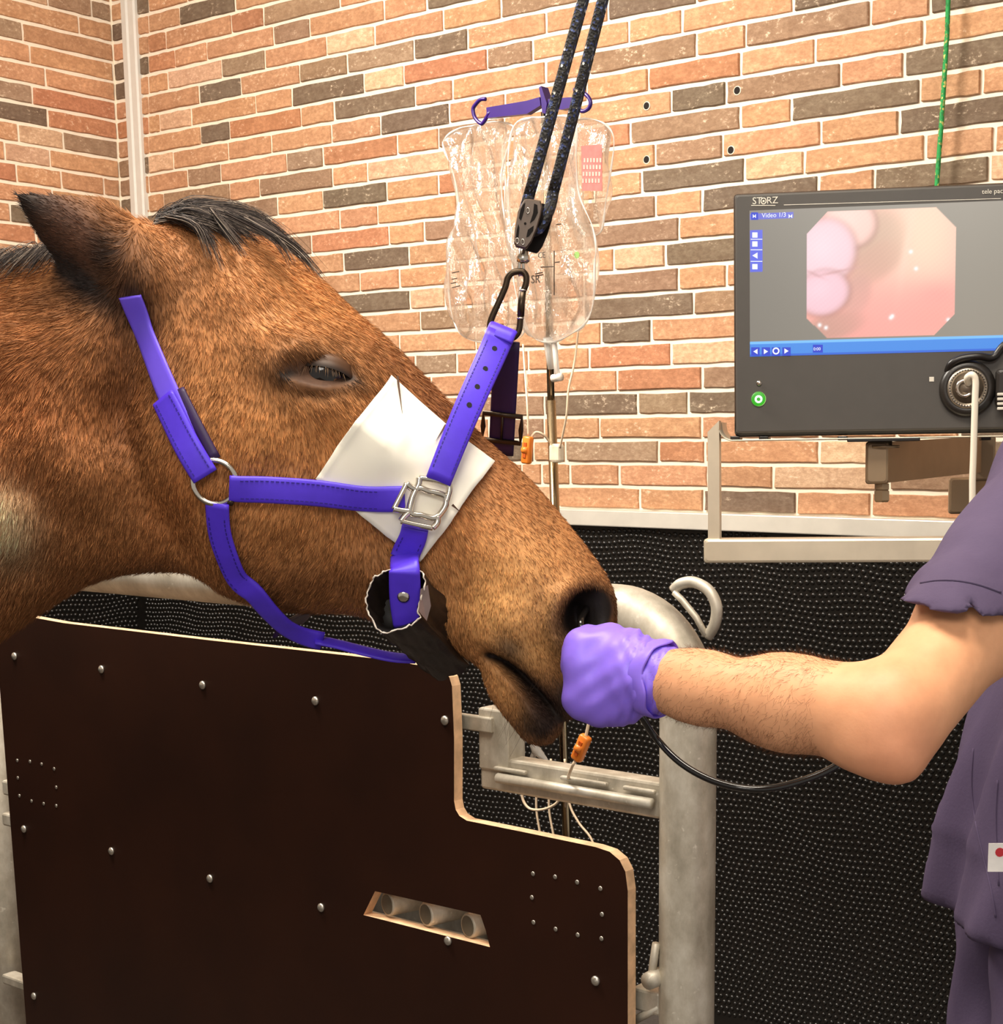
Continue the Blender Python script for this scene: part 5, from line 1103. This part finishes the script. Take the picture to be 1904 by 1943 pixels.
for x in (1434, 1454, 1473, 1493): scr_part('toolbar_button', M_blu, lambda q_: q_.prism(quad(x-8, 659, x+8, 675), MN*.0002))
scr_part('time_marker', M_blu, lambda q_: q_.prism(quad(1543, 654, 1562, 669), MN*.0002)); scr_part('toolbar_button', M_blu, lambda q_: q_.prism(quad(1426, 403, 1439, 417), MN*.0002))
for pts in ([(1430, 667), (1438, 662), (1438, 672)], [(1458, 667), (1450, 662), (1450, 672)], [(1497, 666), (1489, 661), (1489, 671)]): scr_part('arrow_symbol', M_wh, lambda q_: q_.prism([mp(x, y, .0026) for x, y in pts], MN*.0002))
scr_part('record_symbol', M_wh, lambda q_: q_.tube([mp(1473 + 5.5*math.cos(a), 666 + 5.5*math.sin(a), .0027) for a in np.linspace(0, 2*math.pi, 18, endpoint=False)], .0011, 5, closed=True))
for x0, x1 in ((1429, 1435), (1497, 1504)): scr_part('skip_symbol', M_wh, lambda q_: q_.prism([mp(x0, 406, .0026), mp((x0+x1)/2, 410, .0026), mp(x1, 406, .0026), mp(x1, 414, .0026), mp((x0+x1)/2, 411, .0026), mp(x0, 414, .0026)], MN*.0002))
for y in (446, 463, 485, 506): scr_part('side_symbol', M_wh, lambda q_: q_.prism(quad(1428, y-5, 1438, y+5, .0026) if y != 485 else [mp(1428, 485, .0026), mp(1438, 479, .0026), mp(1438, 491, .0026)], MN*.0002))
for y in (454, 474, 496): scr_part('divider', M_wh, lambda q_: q_.prism(quad(1425, y-.7, 1447, y+.7, .0026), MN*.0002))
for nm, body, x, y, s in (('screen_title', 'Video 1/3', 1446, 413, .0090), ('time_text', '0:00', 1544, 665, .0062)):
    v, f = text_mesh(body, s, mp(x, y, .0026), MR, MU, .0001); o_ = mesh_obj(nm, v, f, M_wh, scr); o_['kind'] = 'stuff'
bp_ = MB()
v, f = text_mesh('ST', .0135, mp(1428, 387.5, .0022), MR, MU); bp_.add(v, f); v, f = text_mesh('RZ', .0135, mp(1455, 386.5, .0022), MR, MU); bp_.add(v, f)
bp_.tube([mp(1449.5 + 4.6*math.cos(a)*(1 + .12*(k % 2)), 381.5 + 5.2*math.sin(a)*(1 + .12*(k % 2)), .0022) for k, a in enumerate(np.linspace(0, 2*math.pi, 24, endpoint=False))], .0009, 5, closed=True); bp_.lathe(mp(1449.5, 381.5, .0018), MN, [(0, .0016), (.0008, .0016)], 10)
bp_.prism(quad(1426, 389, 1472, 390.5), MN*.0003); bp_.prism([mp(1488, 389.5, .0021), mp(1488, 388.3, .0021), mp(1900, 376.3, .0021), mp(1900, 377.3, .0021)], MN*.0002)
v, f = text_mesh('tele pack', .0092, mp(1864, 368, .0022), MR, MU); bp_.add(v, f)
bp_.obj('bezel_lettering', M_prt, mon, kind='stuff')
# buttons and the camera socket
MB().lathe(mp(1441, 727, .001), MN, [(0, .004), (.002, .004), (.003, .002)], 14).obj('dial_button', M_steel, mon, True)
pb = MB().lathe(mp(1440, 757, .001), MN, [(0, .0105), (.003, .0105), (.004, .0085)], 22).obj('power_button', em('green_ring', S(60, 190, 40), .8), mon, True)
MB().tube([mp(1440 + 13*math.cos(a), 757 + 13*math.sin(a), .003) for a in np.linspace(0, 2*math.pi, 26, endpoint=False)], .0008, 6, closed=True).obj('button_ring', em('pale_green_ring', S(206, 240, 150), .9), pb, True)
MB().tube([mp(1440 + 5.5*math.cos(a), 757.5 + 5.5*math.sin(a), .006) for a in np.linspace(0, 2*math.pi, 20, endpoint=False)], .0017, 6, closed=True).obj('power_symbol', em('white_symbol', S(245, 255, 245), 1), pb, True)
MB().prism(quad(1764, 715, 1773, 724), MN*.0004).obj('port_symbol', M_prt, mon)
SCN = mp(1836, 737, .001)
M_sock = mat('socket_black', S(38, 34, 31), .35, var=.05)
so = MB().lathe(SCN, MN, [(0, .040), (.008, .040), (.013, .036), (.015, .030), (.013, .028)], 40).obj('socket_collar', M_sock, mon, True)
MB().lathe(SCN + MN*.011, MN, [(0, .029), (.004, .029), (.006, .0265), (.0055, .024), (.003, .0225)], 36).obj('socket_ring', mat('brushed_steel', S(176, 164, 148), .3, .9, var=.1), so, True)
pn = MB()
for k in range(40): a = 2*math.pi*k/40; pn.lathe(SCN + MN*.0165 + .0252*(math.cos(a)*MR + math.sin(a)*MU), MN, [(0, .0011), (.0008, .0011)], 6)
pn.obj('socket_dots', M_gloss, so, kind='stuff')
MB().lathe(SCN + MN*.0135, MN, [(0, .0215), (.001, .0215)], 30).obj('socket_face', mat('socket_face', S(120, 108, 94), .35, .7), so, True)
MB().tube([SCN + MN*.016 + .011*(math.cos(a)*MR + math.sin(a)*MU) - MR*.004 for a in np.linspace(.9, 5.6, 20)], .0028, 8).obj('plug_ring', M_steel, so, True)
MB().tube(catmull([mp(1799, 705, .006), mp(1806, 690, .012), (mp(1826, 680, .014)), mp(1858, 676, .014), mp(1885, 678, .01), mp(1906, 655, .01), mp(1935, 640, .01)], 5), .0055, 10).obj('camera_lead', M_black, mon, True)
MB().box(mp(1866, 738, .008), (.014, .012, .014), MAX_, .002).obj('latch', M_sock, mon); MB().box(mp(1902, 735, .012), (.018, .05, .03), MAX_, .004).obj('side_plug', M_sock, mon)
for py in (748, 757, 766, 775): MB().box(mp(1901, py, .03), (.012, .004, .004), MAX_, .001).obj('plug_rib', M_prt, mon)
t = NT('white_cable').set(.4, col=S(236, 226, 208)); M_wc = t.m
cb = MB().tube(catmull([mp(1838, 728, .016), mp(1836, 717, .03), mp(1845, 711, .036), mp(1852, 722, .036), mp(1851, 760, .034), mp(1848, 860, .03), mp(1846, 930, .028), mp(1850, 1020, .02), mp(1880, 1120, .0)], 6), .0048, 10).obj('light_cable', M_wc, None, True)
tag(cb, 'white cable plugged into the round socket of the monitor, hanging straight down', 'cable')
for x in (1398, 1452, 1600, 1870): a = mp(x, 831.5, -.03); MB().box(a, (.014, .006, .05), MAX_, .001).obj('foot', M_black, mon)

# tray, post, swing arm
M_ss = mat('stainless_steel', S(218, 206, 184), .34, .5, var=.08, scale=18); M_ssd = mat('arm_steel', S(150, 128, 102), .42, .6, var=.08, scale=18)
tray = thing('monitor_tray', mp(1560, 1070, .0), 'stainless steel tray with an upright post, lower bar and wall arm, holding the monitor', 'tray')
lip = [mp(1363, 800, .012), mp(1364, 812, .012), mp(1368, 822, .012), mp(1376, 830, .012), mp(1388, 834.5, .012)]
lip = catmull(lip, 4); plate_end = mq(xr + .02, 0, .012); e_ = lip[-1]; far_e = e_ + MR*((plate_end - e_) @ MR)
pth = list(lip) + [far_e]; tb_ = MB(); n_ = len(pth); nrm = []
tb_.add([p for p in pth] + [p - MN*.13 for p in pth] + [p - MU*.0022 for p in pth] + [p - MN*.13 - MU*.0022 for p in pth], [(i, i+1, n_+i+1, n_+i) for i in range(n_-1)] + [(2*n_+i, 3*n_+i, 3*n_+i+1, 2*n_+i+1) for i in range(n_-1)] + [(i, 2*n_+i, 2*n_+i+1, i+1) for i in range(n_-1)] + [(n_+i, n_+i+1, 3*n_+i+1, 3*n_+i) for i in range(n_-1)])
tb_.obj('tray_plate', M_ss, tray, True)
MB().prism([mp(x, y, .012) for x, y in ((1343, 820), (1365, 798), (1366, 1026), (1344, 1026))], -MN*.03).obj('post', M_ss, tray)
a, b = mp(1338, 1046, .02), mp(1337, 1046, .02); xb = (mp(1338, 1046) - MO) @ MR; ybt = (mp(1338, 1023, .02) - MO) @ MU; ybb = (mp(1338, 1069, .02) - MO) @ MU
MB().box(mq(xb + .24, (ybt+ybb)/2, -.002), (.48, ybt-ybb, .04), MAX_, .004).obj('lower_bar', M_ss, tray)
MB().box(mp(1677, 834.5, -.03), (.105, .005, .09), MAX_, .001).obj('swivel_plate', M_black, tray)
MB().lathe(mp(1677, 837, -.03), -MU, [(0, .013), (.006, .013), (.006, .024), (.010, .024)], 20).obj('swivel', M_ssd, tray, True)
ax_b = mp(1665, 878, -.03); hb = .062
MB().box(ax_b, (.034, hb, .034), MAX_, .004).obj('arm_knuckle', M_ssd, tray)
MB().lathe(mp(1674, 918, -.03), -MU, [(0, .012), (.008, .012), (.009, .010), (.011, .0125), (.024, .0125), (.027, .010)], 6).obj('arm_nut', M_ssd, tray)
wd_ = on_y(2030, 846, DW - .05); arm0 = ax_b + MR*.01; MB().loft([[arm0 + MU*s*.030 + q*.014 for s, q in ((1, MN), (1, -MN), (-1, -MN), (-1, MN))], [P(1862, 862, 2.62) + MU*s*.030 + q*.014 for s, q in ((1, MN), (1, -MN), (-1, -MN), (-1, MN))]]).obj('swing_arm', M_ssd, tray)
k2 = P(1868, 870, 2.64); MB().box(k2, (.036, .075, .036), MAX_, .004).obj('arm_knuckle', M_ssd, tray)
k3 = P(1824, 940, 2.64); MB().box(P(1826, 940, 2.66), (.045, .062, .036), MAX_, .004).obj('lower_arm_block', M_ssd, tray)
pe_ = P(1830, 940, 2.66); MB().box((pe_ + np.array([pe_[0] + .25, DW - .03, pe_[2]]))/2, (.05, .05, .05)).obj('wall_bracket', M_ssd, tray) if False else MB().loft([[pe_ + np.array([0, 0, s*.03]) + q*.018 for s, q in ((1, MR), (1, -MR), (-1, -MR), (-1, MR))], [np.array([pe_[0] + .2, DW - .045, pe_[2]]) + np.array([0, 0, s*.03]) + q*.018 for s, q in ((1, MR), (1, -MR), (-1, -MR), (-1, MR))]]).obj('wall_arm', M_ssd, tray)
# green cord on the wall
t = NT('green_cord').set(.7); fa = t.n('ShaderNodeAttribute', attribute_name='flow'); vo = t.n('ShaderNodeTexVoronoi'); vo.inputs['Scale'].default_value = 1; t.l(t.mapv(fa.outputs['Vector'], (180, 1.2, 1)), vo.inputs['Vector'])
t.l(t.ramp(vo.outputs['Color'], [(.55, S(36, 150, 74)), (.7, S(20, 110, 52)), (.86, S(206, 200, 110))]), t.b.inputs['Base Color']); t.bump(vo.outputs['Distance'], .7, .001)
gc = [on_y(x, y, DW - .05) for x, y in ((1803, -160), (1800, 0), (1796, 90), (1788, 220), (1782, 300), (1778, 360), (1775, 430))]; gc[0][2] = ZT - .002
gd = thing('green_cord', gc[-1], 'green flecked cord hanging down the brick wall behind the monitor', 'cord'); rope('cord', catmull(gc, 6), .0052, t.m, gd)

# ------------------------------------------------------------------ the person
t = NT('skin').set(.5, spec=.35); at = t.n('ShaderNodeAttribute', attribute_name='col'); n1 = t.noise(t.pos(), 38, 4); c = t.mix(1, at.outputs['Color'], t.ramp(n1, [(.3, (.90, .86, .84, 1)), (.7, (1.06, 1.05, 1.04, 1))]), 'MULTIPLY'); t.l(c, t.b.inputs['Base Color'])
t.b.inputs['Subsurface Weight'].default_value = .08; t.b.inputs['Subsurface Radius'].default_value = (.01, .004, .002); t.b.inputs['Subsurface Scale'].default_value = .5; t.bump(t.noise(t.pos(), 420, 3), .12, .0008); M_skin = t.m
WR, EL = P(1226, 1284, 1.300), P(1692, 1374, 1.17); SH = P(2060, 925, 1.40); FWD = RC @ np.array([0, 0, 1.0]); RGT = RC @ np.array([1.0, 0, 0]); UPW = np.array([0, 0, 1.0])
BD = np.array([FWD[0], FWD[1], 0]); BD /= np.linalg.norm(BD); BR2 = np.array([BD[1], -BD[0], 0])      # away from the viewer, to the right
per = thing('person', (SH + BD*.17)*[1, 1, 0], 'person in a grey-purple short-sleeved scrub top, reaching a purple-gloved hand to the horse\'s nose', 'person')
sk = SDF(np.minimum.reduce([WR, EL, SH]) - .13, np.maximum.reduce([WR, EL, SH]) + .13, .005)
fa_ = EL - WR; fax = fa_/np.linalg.norm(fa_); side = np.cross(fax, FWD); side /= np.linalg.norm(side); side = side if side[2] > 0 else -side
sk.add(sk.cone(WR - fax*.03, WR + fa_*.25, .0232, .0242, (side, 1.12)), .01)
sk.add(sk.cone(WR + fa_*.22, WR + fa_*.60, .0242, .0326, (side, 1.06)), .02)
sk.add(sk.cone(WR + fa_*.56, EL - fax*.010, .0330, .0365), .02)
sk.add(sk.cone(WR + fa_*.58 + side*.010, WR + fa_*.92 + side*.012, .021, .027), .02)
sk.add(sk.ell(P(1708, 1450, 1.165), (.017, .017, .015)), .02); sk.add(sk.ell(P(1650, 1425, 1.165), (.03, .016, .016)), .02)
ua = SH - EL; sk.add(sk.cone(EL + ua*.05, EL + ua*.45, .0385, .0420), .02); sk.add(sk.cone(EL + ua*.4, SH, .0425, .056), .03)
v1, q1 = sk.mesh(2)
NK = SH + BD*.19 + BR2*.16 - UPW*.0; HEAD = NK + UPW*.235 - BR2*.035
s2 = SDF(NK + [-.42, -.42, -.35], NK + [.42, .42, .42], .0095)
s2.add(s2.cone(NK - UPW*.03, NK + UPW*.12 - BR2*.01, .062, .056), .02); s2.add(s2.ell(HEAD + UPW*.02 + BR2*.012, (.088, .088, .105)), .03); s2.add(s2.ell(HEAD - UPW*.05 - BR2*.025, (.064, .064, .075)), .03)
s2.add(s2.cone(HEAD - BR2*.080 + UPW*.014, HEAD - BR2*.094 - UPW*.022, .008, .0125), .012); s2.add(s2.cone(HEAD - BR2*.088 - UPW*.058 - BD*.018, HEAD - BR2*.088 - UPW*.058 + BD*.018, .009, .009), .008); s2.add(s2.ell(HEAD - BR2*.072 - UPW*.098, (.022, .022, .018)), .02)
for sg in (1, -1):
    s2.add(s2.ell(HEAD + BD*sg*.082 - UPW*.01 + BR2*.012, (.02, .02, .032)), .006); s2.sub(s2.ell(HEAD - BR2*.092 + BD*sg*.032 + UPW*.012, (.013, .013, .008)), .006); s2.add(s2.ell(HEAD - BR2*.083 + BD*sg*.032 + UPW*.012, (.011, .011, .009)), .003)
s2.add(s2.cone(NK - UPW*.07 - BD*.06 - BR2*.02, NK - UPW*.07 + BD*.06 - BR2*.02, .045, .045), .03)
v2, q2 = s2.mesh(2)
# far arm hanging at the side, with its hand
FS = NK + BD*.19 - UPW*.06 - BR2*.05; s3 = SDF(FS + [-.2, -.2, -.82], FS + [.2, .2, .1], .0095); FE = FS - UPW*.30 + BD*.04; FW = FE - UPW*.25 - BR2*.06
s3.add(s3.cone(FS, FE, .055, .042), .02); s3.add(s3.cone(FE, FW, .042, .029), .02); s3.add(s3.box(FW - UPW*.055 - BR2*.015, (.022, .022, .05), .015), .02)
for k in range(4): b_ = FW - UPW*.10 - BR2*(-.012 + .018*k - .008 + .02); s3.add(s3.cone(b_, b_ - UPW*.07 + BD*(-.012) - BR2*.008, .009, .007), .004)
s3.add(s3.cone(FW - UPW*.03 - BR2*.03, FW - UPW*.085 - BR2*.05 - BD*.02, .011, .008), .006)
v3, q3 = s3.mesh(2)
bv = np.concatenate([v1, v2, v3]); bq = np.concatenate([q1, q2 + len(v1), q3 + len(v1) + len(v2)])
bc = np.repeat(np.array(S(232, 172, 130)[:3])[None], len(bv), 0); dE = np.exp(-(np.linalg.norm(bv - P(1706, 1440, 1.15), axis=1)/.05)**2)[:, None]; bc = bc*(1-.5*dE) + np.array(S(214, 136, 108)[:3])*.5*dE
mesh_obj('body', bv, bq, M_skin, per, True, cols=bc)
# short hair of the head and the dark hairs of the forearm
sh = SDF(HEAD - .16, HEAD + .19, .008); sh.add(sh.ell(HEAD + UPW*.035 + BR2*.022, (.095, .095, .104)), 0); sh.sub(sh.ell(HEAD - BR2*.095 - UPW*.035, (.085, .085, .10)), .01); sh.sub(sh.box(HEAD - UPW*.13, (.2, .2, .09), .01), .01); v, q_ = sh.mesh(2)
M_hd = mat('dark_brown_hair', S(46, 32, 24), .6, var=.3, scale=120, bump=.5); mesh_obj('head_hair', v, q_, M_hd, per, True)
ars = np.linalg.norm(np.cross(v1[q1[:, 2]] - v1[q1[:, 0]], v1[q1[:, 3]] - v1[q1[:, 1]]), axis=1); ce = v1[q1].mean(1); n1_ = normals_of(v1, q1)[q1].mean(1)
tt = ((ce - WR) @ fax)/np.linalg.norm(fa_); wq = ars*((tt > .10) & (tt < .80))*(.6 + .8*(np.abs((ce - WR - fax*(tt*np.linalg.norm(fa_))[:, None]) @ side) > .022)); wq /= wq.sum(); pk = rng.choice(len(q1), 4500, p=wq); bcr = rng.dirichlet((1, 1, 1, 1), 4500)
rp = (v1[q1[pk]]*bcr[..., None]).sum(1); rn = n1_[pk]; dd = fax*-.35 - side*.8 + rng.normal(size=(4500, 3))*.35; dd -= rn*(dd*rn).sum(1)[:, None]; dd = dd + rn*.25
v_, q_, t_, c_ = hairs(rp, dd, rng.uniform(.004, .009, 4500), .00007, np.repeat([S(112, 72, 46)[:3]], 4500, 0), .5, 3, .0, rng); fast_mesh('forearm_hair', v_, q_, t_, M_hair, per, c_, kind='stuff')
# gloved left hand: palm, knuckles, four curled fingers and the thumb on top, gripping the scope
t = NT('purple_nitrile').set(.42, col=S(142, 112, 236), spec=.45); n1 = t.noise(t.pos(), 55, 4); t.bump(n1, .12, .002); t.b.inputs['Subsurface Weight'].default_value = .1; t.b.inputs['Subsurface Scale'].default_value = .01; M_glove = t.m
HD = WR + (WR - EL)/np.linalg.norm(EL - WR)*.0; fwdh = -fax; KN = P(1082, 1270, 1.300)                      # knuckle line
hx_ = KN - WR; hx_ /= np.linalg.norm(hx_); hz = np.cross(hx_, FWD); hz /= np.linalg.norm(hz); hz = hz if hz[2] > 0 else -hz; hy_ = np.cross(hz, hx_); hy_ = hy_ if hy_ @ FWD > 0 else -hy_   # along hand, thumb side up, into the palm
HA = (hx_, hy_, hz); gl_ = SDF(P(1150, 1285, 1.33) - .12, P(1150, 1285, 1.33) + .12, .0028)
def H(x, y, z): return WR + hx_*x + hy_*y + hz*z
HLn = np.linalg.norm(KN - WR)
gl_.add(gl_.cone(WR + fax*.016, H(.012, .004, 0), .0266, .0285, (side, 1.12)), .012)
gl_.add(gl_.box(H(.036, .010, -.001), (.032, .015, .035), .014, HA), .018)
for k, (z, y, r, dl) in enumerate(((.0205, .006, .0135, .004), (.006, .002, .0140, .003), (-.010, .003, .0135, -.004), (-.023, .008, .0120, -.018))):
    k0 = H(HLn - .012 + dl, y + .004, z); k1 = H(HLn - .006 + dl, y + .034, z*.92 - .002); k2 = H(HLn - .026 + dl, y + .052, z*.88 - .002); k3 = H(HLn - .040 + dl, y + .036, z*.86)
    gl_.add(gl_.cone(H(.018, .010, z*.8), k0, .0125, r), .011); gl_.add(gl_.cone(k0, k1, r, r*.90), .007); gl_.add(gl_.cone(k1, k2, r*.90, r*.82), .003); gl_.add(gl_.cone(k2, k3, r*.82, r*.72), .003)
gl_.add(gl_.ell(H(.034, .018, -.027), (.030, .02, .018), HA), .016)      # heel of the hand on the little-finger side
gl_.add(gl_.cone(H(.010, .012, .016), H(.034, .020, .028), .0165, .0140), .014); gl_.add(gl_.cone(H(.034, .020, .028), H(.052, .034, .029), .0130, .0118), .005); gl_.add(gl_.cone(H(.052, .034, .029), H(.064, .046, .020), .0115, .0095), .003)
v, q_ = gl_.mesh(2)
x_ = (v - WR) @ hx_; z_ = (v - WR) @ hz; y_ = (v - WR) @ hy_
cr = np.exp(-((x_ - .004)/.018)**2)*(.0011*np.sin(x_*700 + z_*200) + .0008*np.sin(x_*430 - z_*260)) + .0006*np.sin(x_*240 + z_*300)*np.exp(-((x_ - .03)/.03)**2)
v = v + normals_of(v, q_)*cr[:, None]
gv = mesh_obj('glove', v, q_, M_glove, per, True, label='purple nitrile glove on the hand holding the scope')
cuf = []; cn_ = np.cross(fax, side)
for s, rr in ((-.006, .0262), (.012, .0266), (.0165, .0278), (.0185, .0290), (.0165, .0300), (.009, .0298), (.004, .0288)): cuf.append([WR + fax*(s + .0025*math.sin(a*3 + 1) + .0012*math.sin(a*7)) + (rr + .0008*math.sin(a*5 + s*150))*(math.sin(a)*cn_ + 1.12*math.cos(a)*side) for a in np.linspace(0, 2*math.pi, 48, endpoint=False)])
MB().loft(cuf, caps=False).obj('glove_cuff', M_glove, gv, True)

# scrub top, trousers, shoes
t = NT('scrub_cloth').set(.85, spec=.2); n1 = t.noise(t.mapv(t.pos(), (1, 1, .5)), 9, 4); n2 = t.noise(t.pos(), 260, 3); t.l(t.ramp(n1, [(.3, S(78, 66, 92)), (.7, S(92, 80, 106))]), t.b.inputs['Base Color']); t.bump(n2, .25, .0012); M_scrub = t.m
sc = SDF(SH + BD*.17 - np.array([.52, .52, .98]), SH + BD*.17 + np.array([.56, .56, .16]), .0085)
AX2 = (BR2, BD, UPW); TC = SH + BD*.185 + BR2*.045
HEMZ = P(1785, 1752, 1.62)[2]
def tor(z, rx, ry, cx=0.0): return TC*[1, 1, 0] + UPW*z + BR2*cx, rx, ry
zs = [(TC[2]-.0, .085, .165, .085), (TC[2]-.12, .115, .185, .06), (TC[2]-.28, .122, .185, .02), (TC[2]-.40, .128, .180, .0), (HEMZ+.08, .122, .185, .004), (HEMZ+.01, .128, .190, .004)]
gz = sc.g[..., 2]; rx = np.interp(gz, [z for z, *_ in zs][::-1], [a for _, a, _, _ in zs][::-1]); ry = np.interp(gz, [z for z, *_ in zs][::-1], [a for _, _, a, _ in zs][::-1]); cxx = np.interp(gz, [z for z, *_ in zs][::-1], [a for _, _, _, a in zs][::-1])
px_ = (sc.g - TC) @ BR2 - cxx; py_ = (sc.g - TC) @ BD
fold = .009*np.sin(py_*52 + 3*np.sin(gz*7) + px_*20) + .006*np.sin(py_*85 + gz*22 + px_*40); fold = fold*np.clip((TC[2] - .12 - gz)/.25, .15, 1.3)
kk = np.sqrt((px_/(rx + fold))**2 + (py_/(ry + fold))**2); dto = (kk - 1)*np.minimum(rx, ry); dto = np.maximum(dto, np.maximum(gz - (TC[2] + .015), HEMZ - gz)); sc.f = dto.astype(np.float32)
HEM = P(1835, 1152, 1.27); HN = UPW + BR2*.18; HN /= np.linalg.norm(HN)
sc.add(sc.cone(NK - UPW*.06 - BD*.06, SH + UPW*.005, .080, .078), .05); sc.add(sc.cone(NK - UPW*.05 - BD*.05, NK - UPW*.05 + BD*.15, .075, .075), .05)
sc.add(sc.cone(SH + UPW*.002, EL + ua*.25, .074, .055), .03)
hd_ = (sc.g - HEM) @ HN; nearm = (np.linalg.norm(sc.g - HEM, axis=-1) < .15) & (((sc.g - SH) @ BD) < .075)
sc.f = np.where(nearm, np.maximum(sc.f, .05 - hd_) + .002, sc.f).astype(np.float32)
sl = SDF(HEM - .16, HEM + .20, .0045); sl.add(sl.cone(SH + UPW*.002, EL + ua*.25, .074, .056), .02); h2_ = (sl.g - HEM) @ HN; bx = sl.g @ BR2; bd2 = sl.g @ BD
sl.f = sl.f + .0016*np.sin(bx*95 + h2_*38 + 2*np.sin(bd2*40)) + .0012*np.sin(bx*40 - h2_*60 + bd2*70)
sl.f = sl.f - .0016*np.clip((.031 - h2_)/.004, 0, 1); sl.f = np.maximum(sl.f, -(h2_ + .002*np.sin(bx*60) - .010*np.clip(1 - np.abs((sl.g - P(1826, 1140, 1.22)) @ BR2)/.006, 0, 1)))
sl.sub(sl.cone(EL + ua*.1, EL + ua*.58, .0490, .0500), .003); sl.f = np.maximum(sl.f, h2_ - .13).astype(np.float32)
vs1, qs1 = sl.mesh(1)
sc.add(sc.cone(TC + BD*.14 - UPW*.02 + BR2*.07, TC + BD*.215 - UPW*.16 + BR2*.07, .075, .075), .04)
sc.sub(sc.ell(NK + UPW*.03 - BR2*.02, (.085, .085, .07)), .01)
v, q_ = sc.mesh(2); 
top_ = mesh_obj('scrub_top', np.concatenate([v, vs1]), np.concatenate([q_, qs1 + len(v)]), M_scrub, per, True)
SBV = BVHTree.FromPolygons([tuple(q) for q in np.concatenate([v, vs1])], [tuple(int(i) for i in f) for f in np.concatenate([q_, qs1 + len(v)])])
def on_cloth(px, py):
    r = ray(px, py); r = r/np.linalg.norm(r); l_ = SBV.ray_cast(Vector(CAM), Vector(r))[0]; return None if l_ is None else np.array(l_) - r*.0004
for path_ in ([(1848, 1420), (1844, 1490), (1852, 1560), (1868, 1630), (1882, 1690), (1890, 1740)], [(1748, 1106), (1780, 1101), (1820, 1102), (1860, 1110), (1900, 1124)], [(1760, 1060), (1790, 1000), (1830, 940), (1880, 890)], [(1894, 1480), (1890, 1560), (1896, 1680)]):
    pp = [on_cloth(q[0], q[1]) for q in catmull([np.array([x, y, 0.]) for x, y in path_], 6)]; pp = [q for q in pp if q is not None]
    if len(pp) > 4: MB().tube(pp, .0011, 6).obj('seam', M_scrub, top_, True)
tgp = P(1893, 1627, 1.385); tg = MB().box(tgp, (.016, .0015, .026), (BR2, BD, UPW), 0).obj('label_tag', mat('white_label', S(240, 236, 232), .7), top_, label='small white care label with a red mark on the scrub top')
MB().lathe(tgp - BD*.0008 + BR2*.002 + UPW*.005, -BD, [(0, .0042), (.0004, .0042)], 12).obj('label_mark', mat('red_print', S(196, 40, 52), .6), tg)
tr_ = SDF(per_lo := TC*[1, 1, 0] - np.array([.3, .3, -.06]), TC*[1, 1, 0] + np.array([.3, .3, HEMZ + .06]), .011)
for sg in (1, -1):
    hp0 = TC*[1, 1, 0] + BD*sg*.088 + UPW*(HEMZ - .03); kn = TC*[1, 1, 0] + BD*sg*.10 + UPW*.50 - BR2*.02; an = TC*[1, 1, 0] + BD*sg*.11 + UPW*.09
    tr_.add(tr_.cone(hp0, kn, .088, .075), .03); tr_.add(tr_.cone(kn, an, .075, .066), .03)
tr_.f = np.maximum(tr_.f, .075 - tr_.g[..., 2]).astype(np.float32)
wv = .004*np.sin(tr_.g[..., 2]*40 + 3*np.sin((tr_.g @ BD)*30)); tr_.f = tr_.f + wv; v, q_ = tr_.mesh(2); mesh_obj('scrub_trousers', v, q_, M_scrub, per, True)
for sg in (1, -1):
    b_ = TC*[1, 1, 0] + BD*sg*.11; s5 = SDF(b_ + [-.22, -.22, -.01], b_ + [.22, .22, .14], .008); s5.add(s5.cone(b_ + BR2*.04 + UPW*.045, b_ - BR2*.13 + UPW*.035, .045, .040, None), .01); s5.add(s5.cone(b_ + UPW*.05, b_ + UPW*.10, .05, .046), .02); s5.f = np.maximum(s5.f, .002 - s5.g[..., 2]).astype(np.float32); v, q_ = s5.mesh(2); mesh_obj('shoe', v, q_, mat('clog_rubber', S(40, 38, 44), .5), per, True)

# the endoscope: thin tube out of the nostril, through the hand, away in a black curve
scope = catmull([hw(NOS[0], NOS[1] - .006, .012), hpw(1102, 1180, .055), hpw(1112, 1208, .062), P(1125, 1230, 1.345), P(1150, 1275, 1.348), P(1185, 1320, 1.345), P(1212, 1352, 1.34), P(1245, 1400, 1.36), P(1290, 1446, 1.35), P(1345, 1478, 1.34), P(1405, 1495, 1.33), P(1460, 1496, 1.33), P(1520, 1482, 1.34), P(1578, 1458, 1.35), P(1640, 1415, 1.37), P(1700, 1380, 1.40)], 6)
sc_o = MB().tube(scope, .0031, 12).obj('endoscope', mat('scope_black', S(20, 17, 16), .16, spec=.7), None, True); tag(sc_o, 'black flexible endoscope tube curving from the gloved hand below the forearm', 'endoscope')
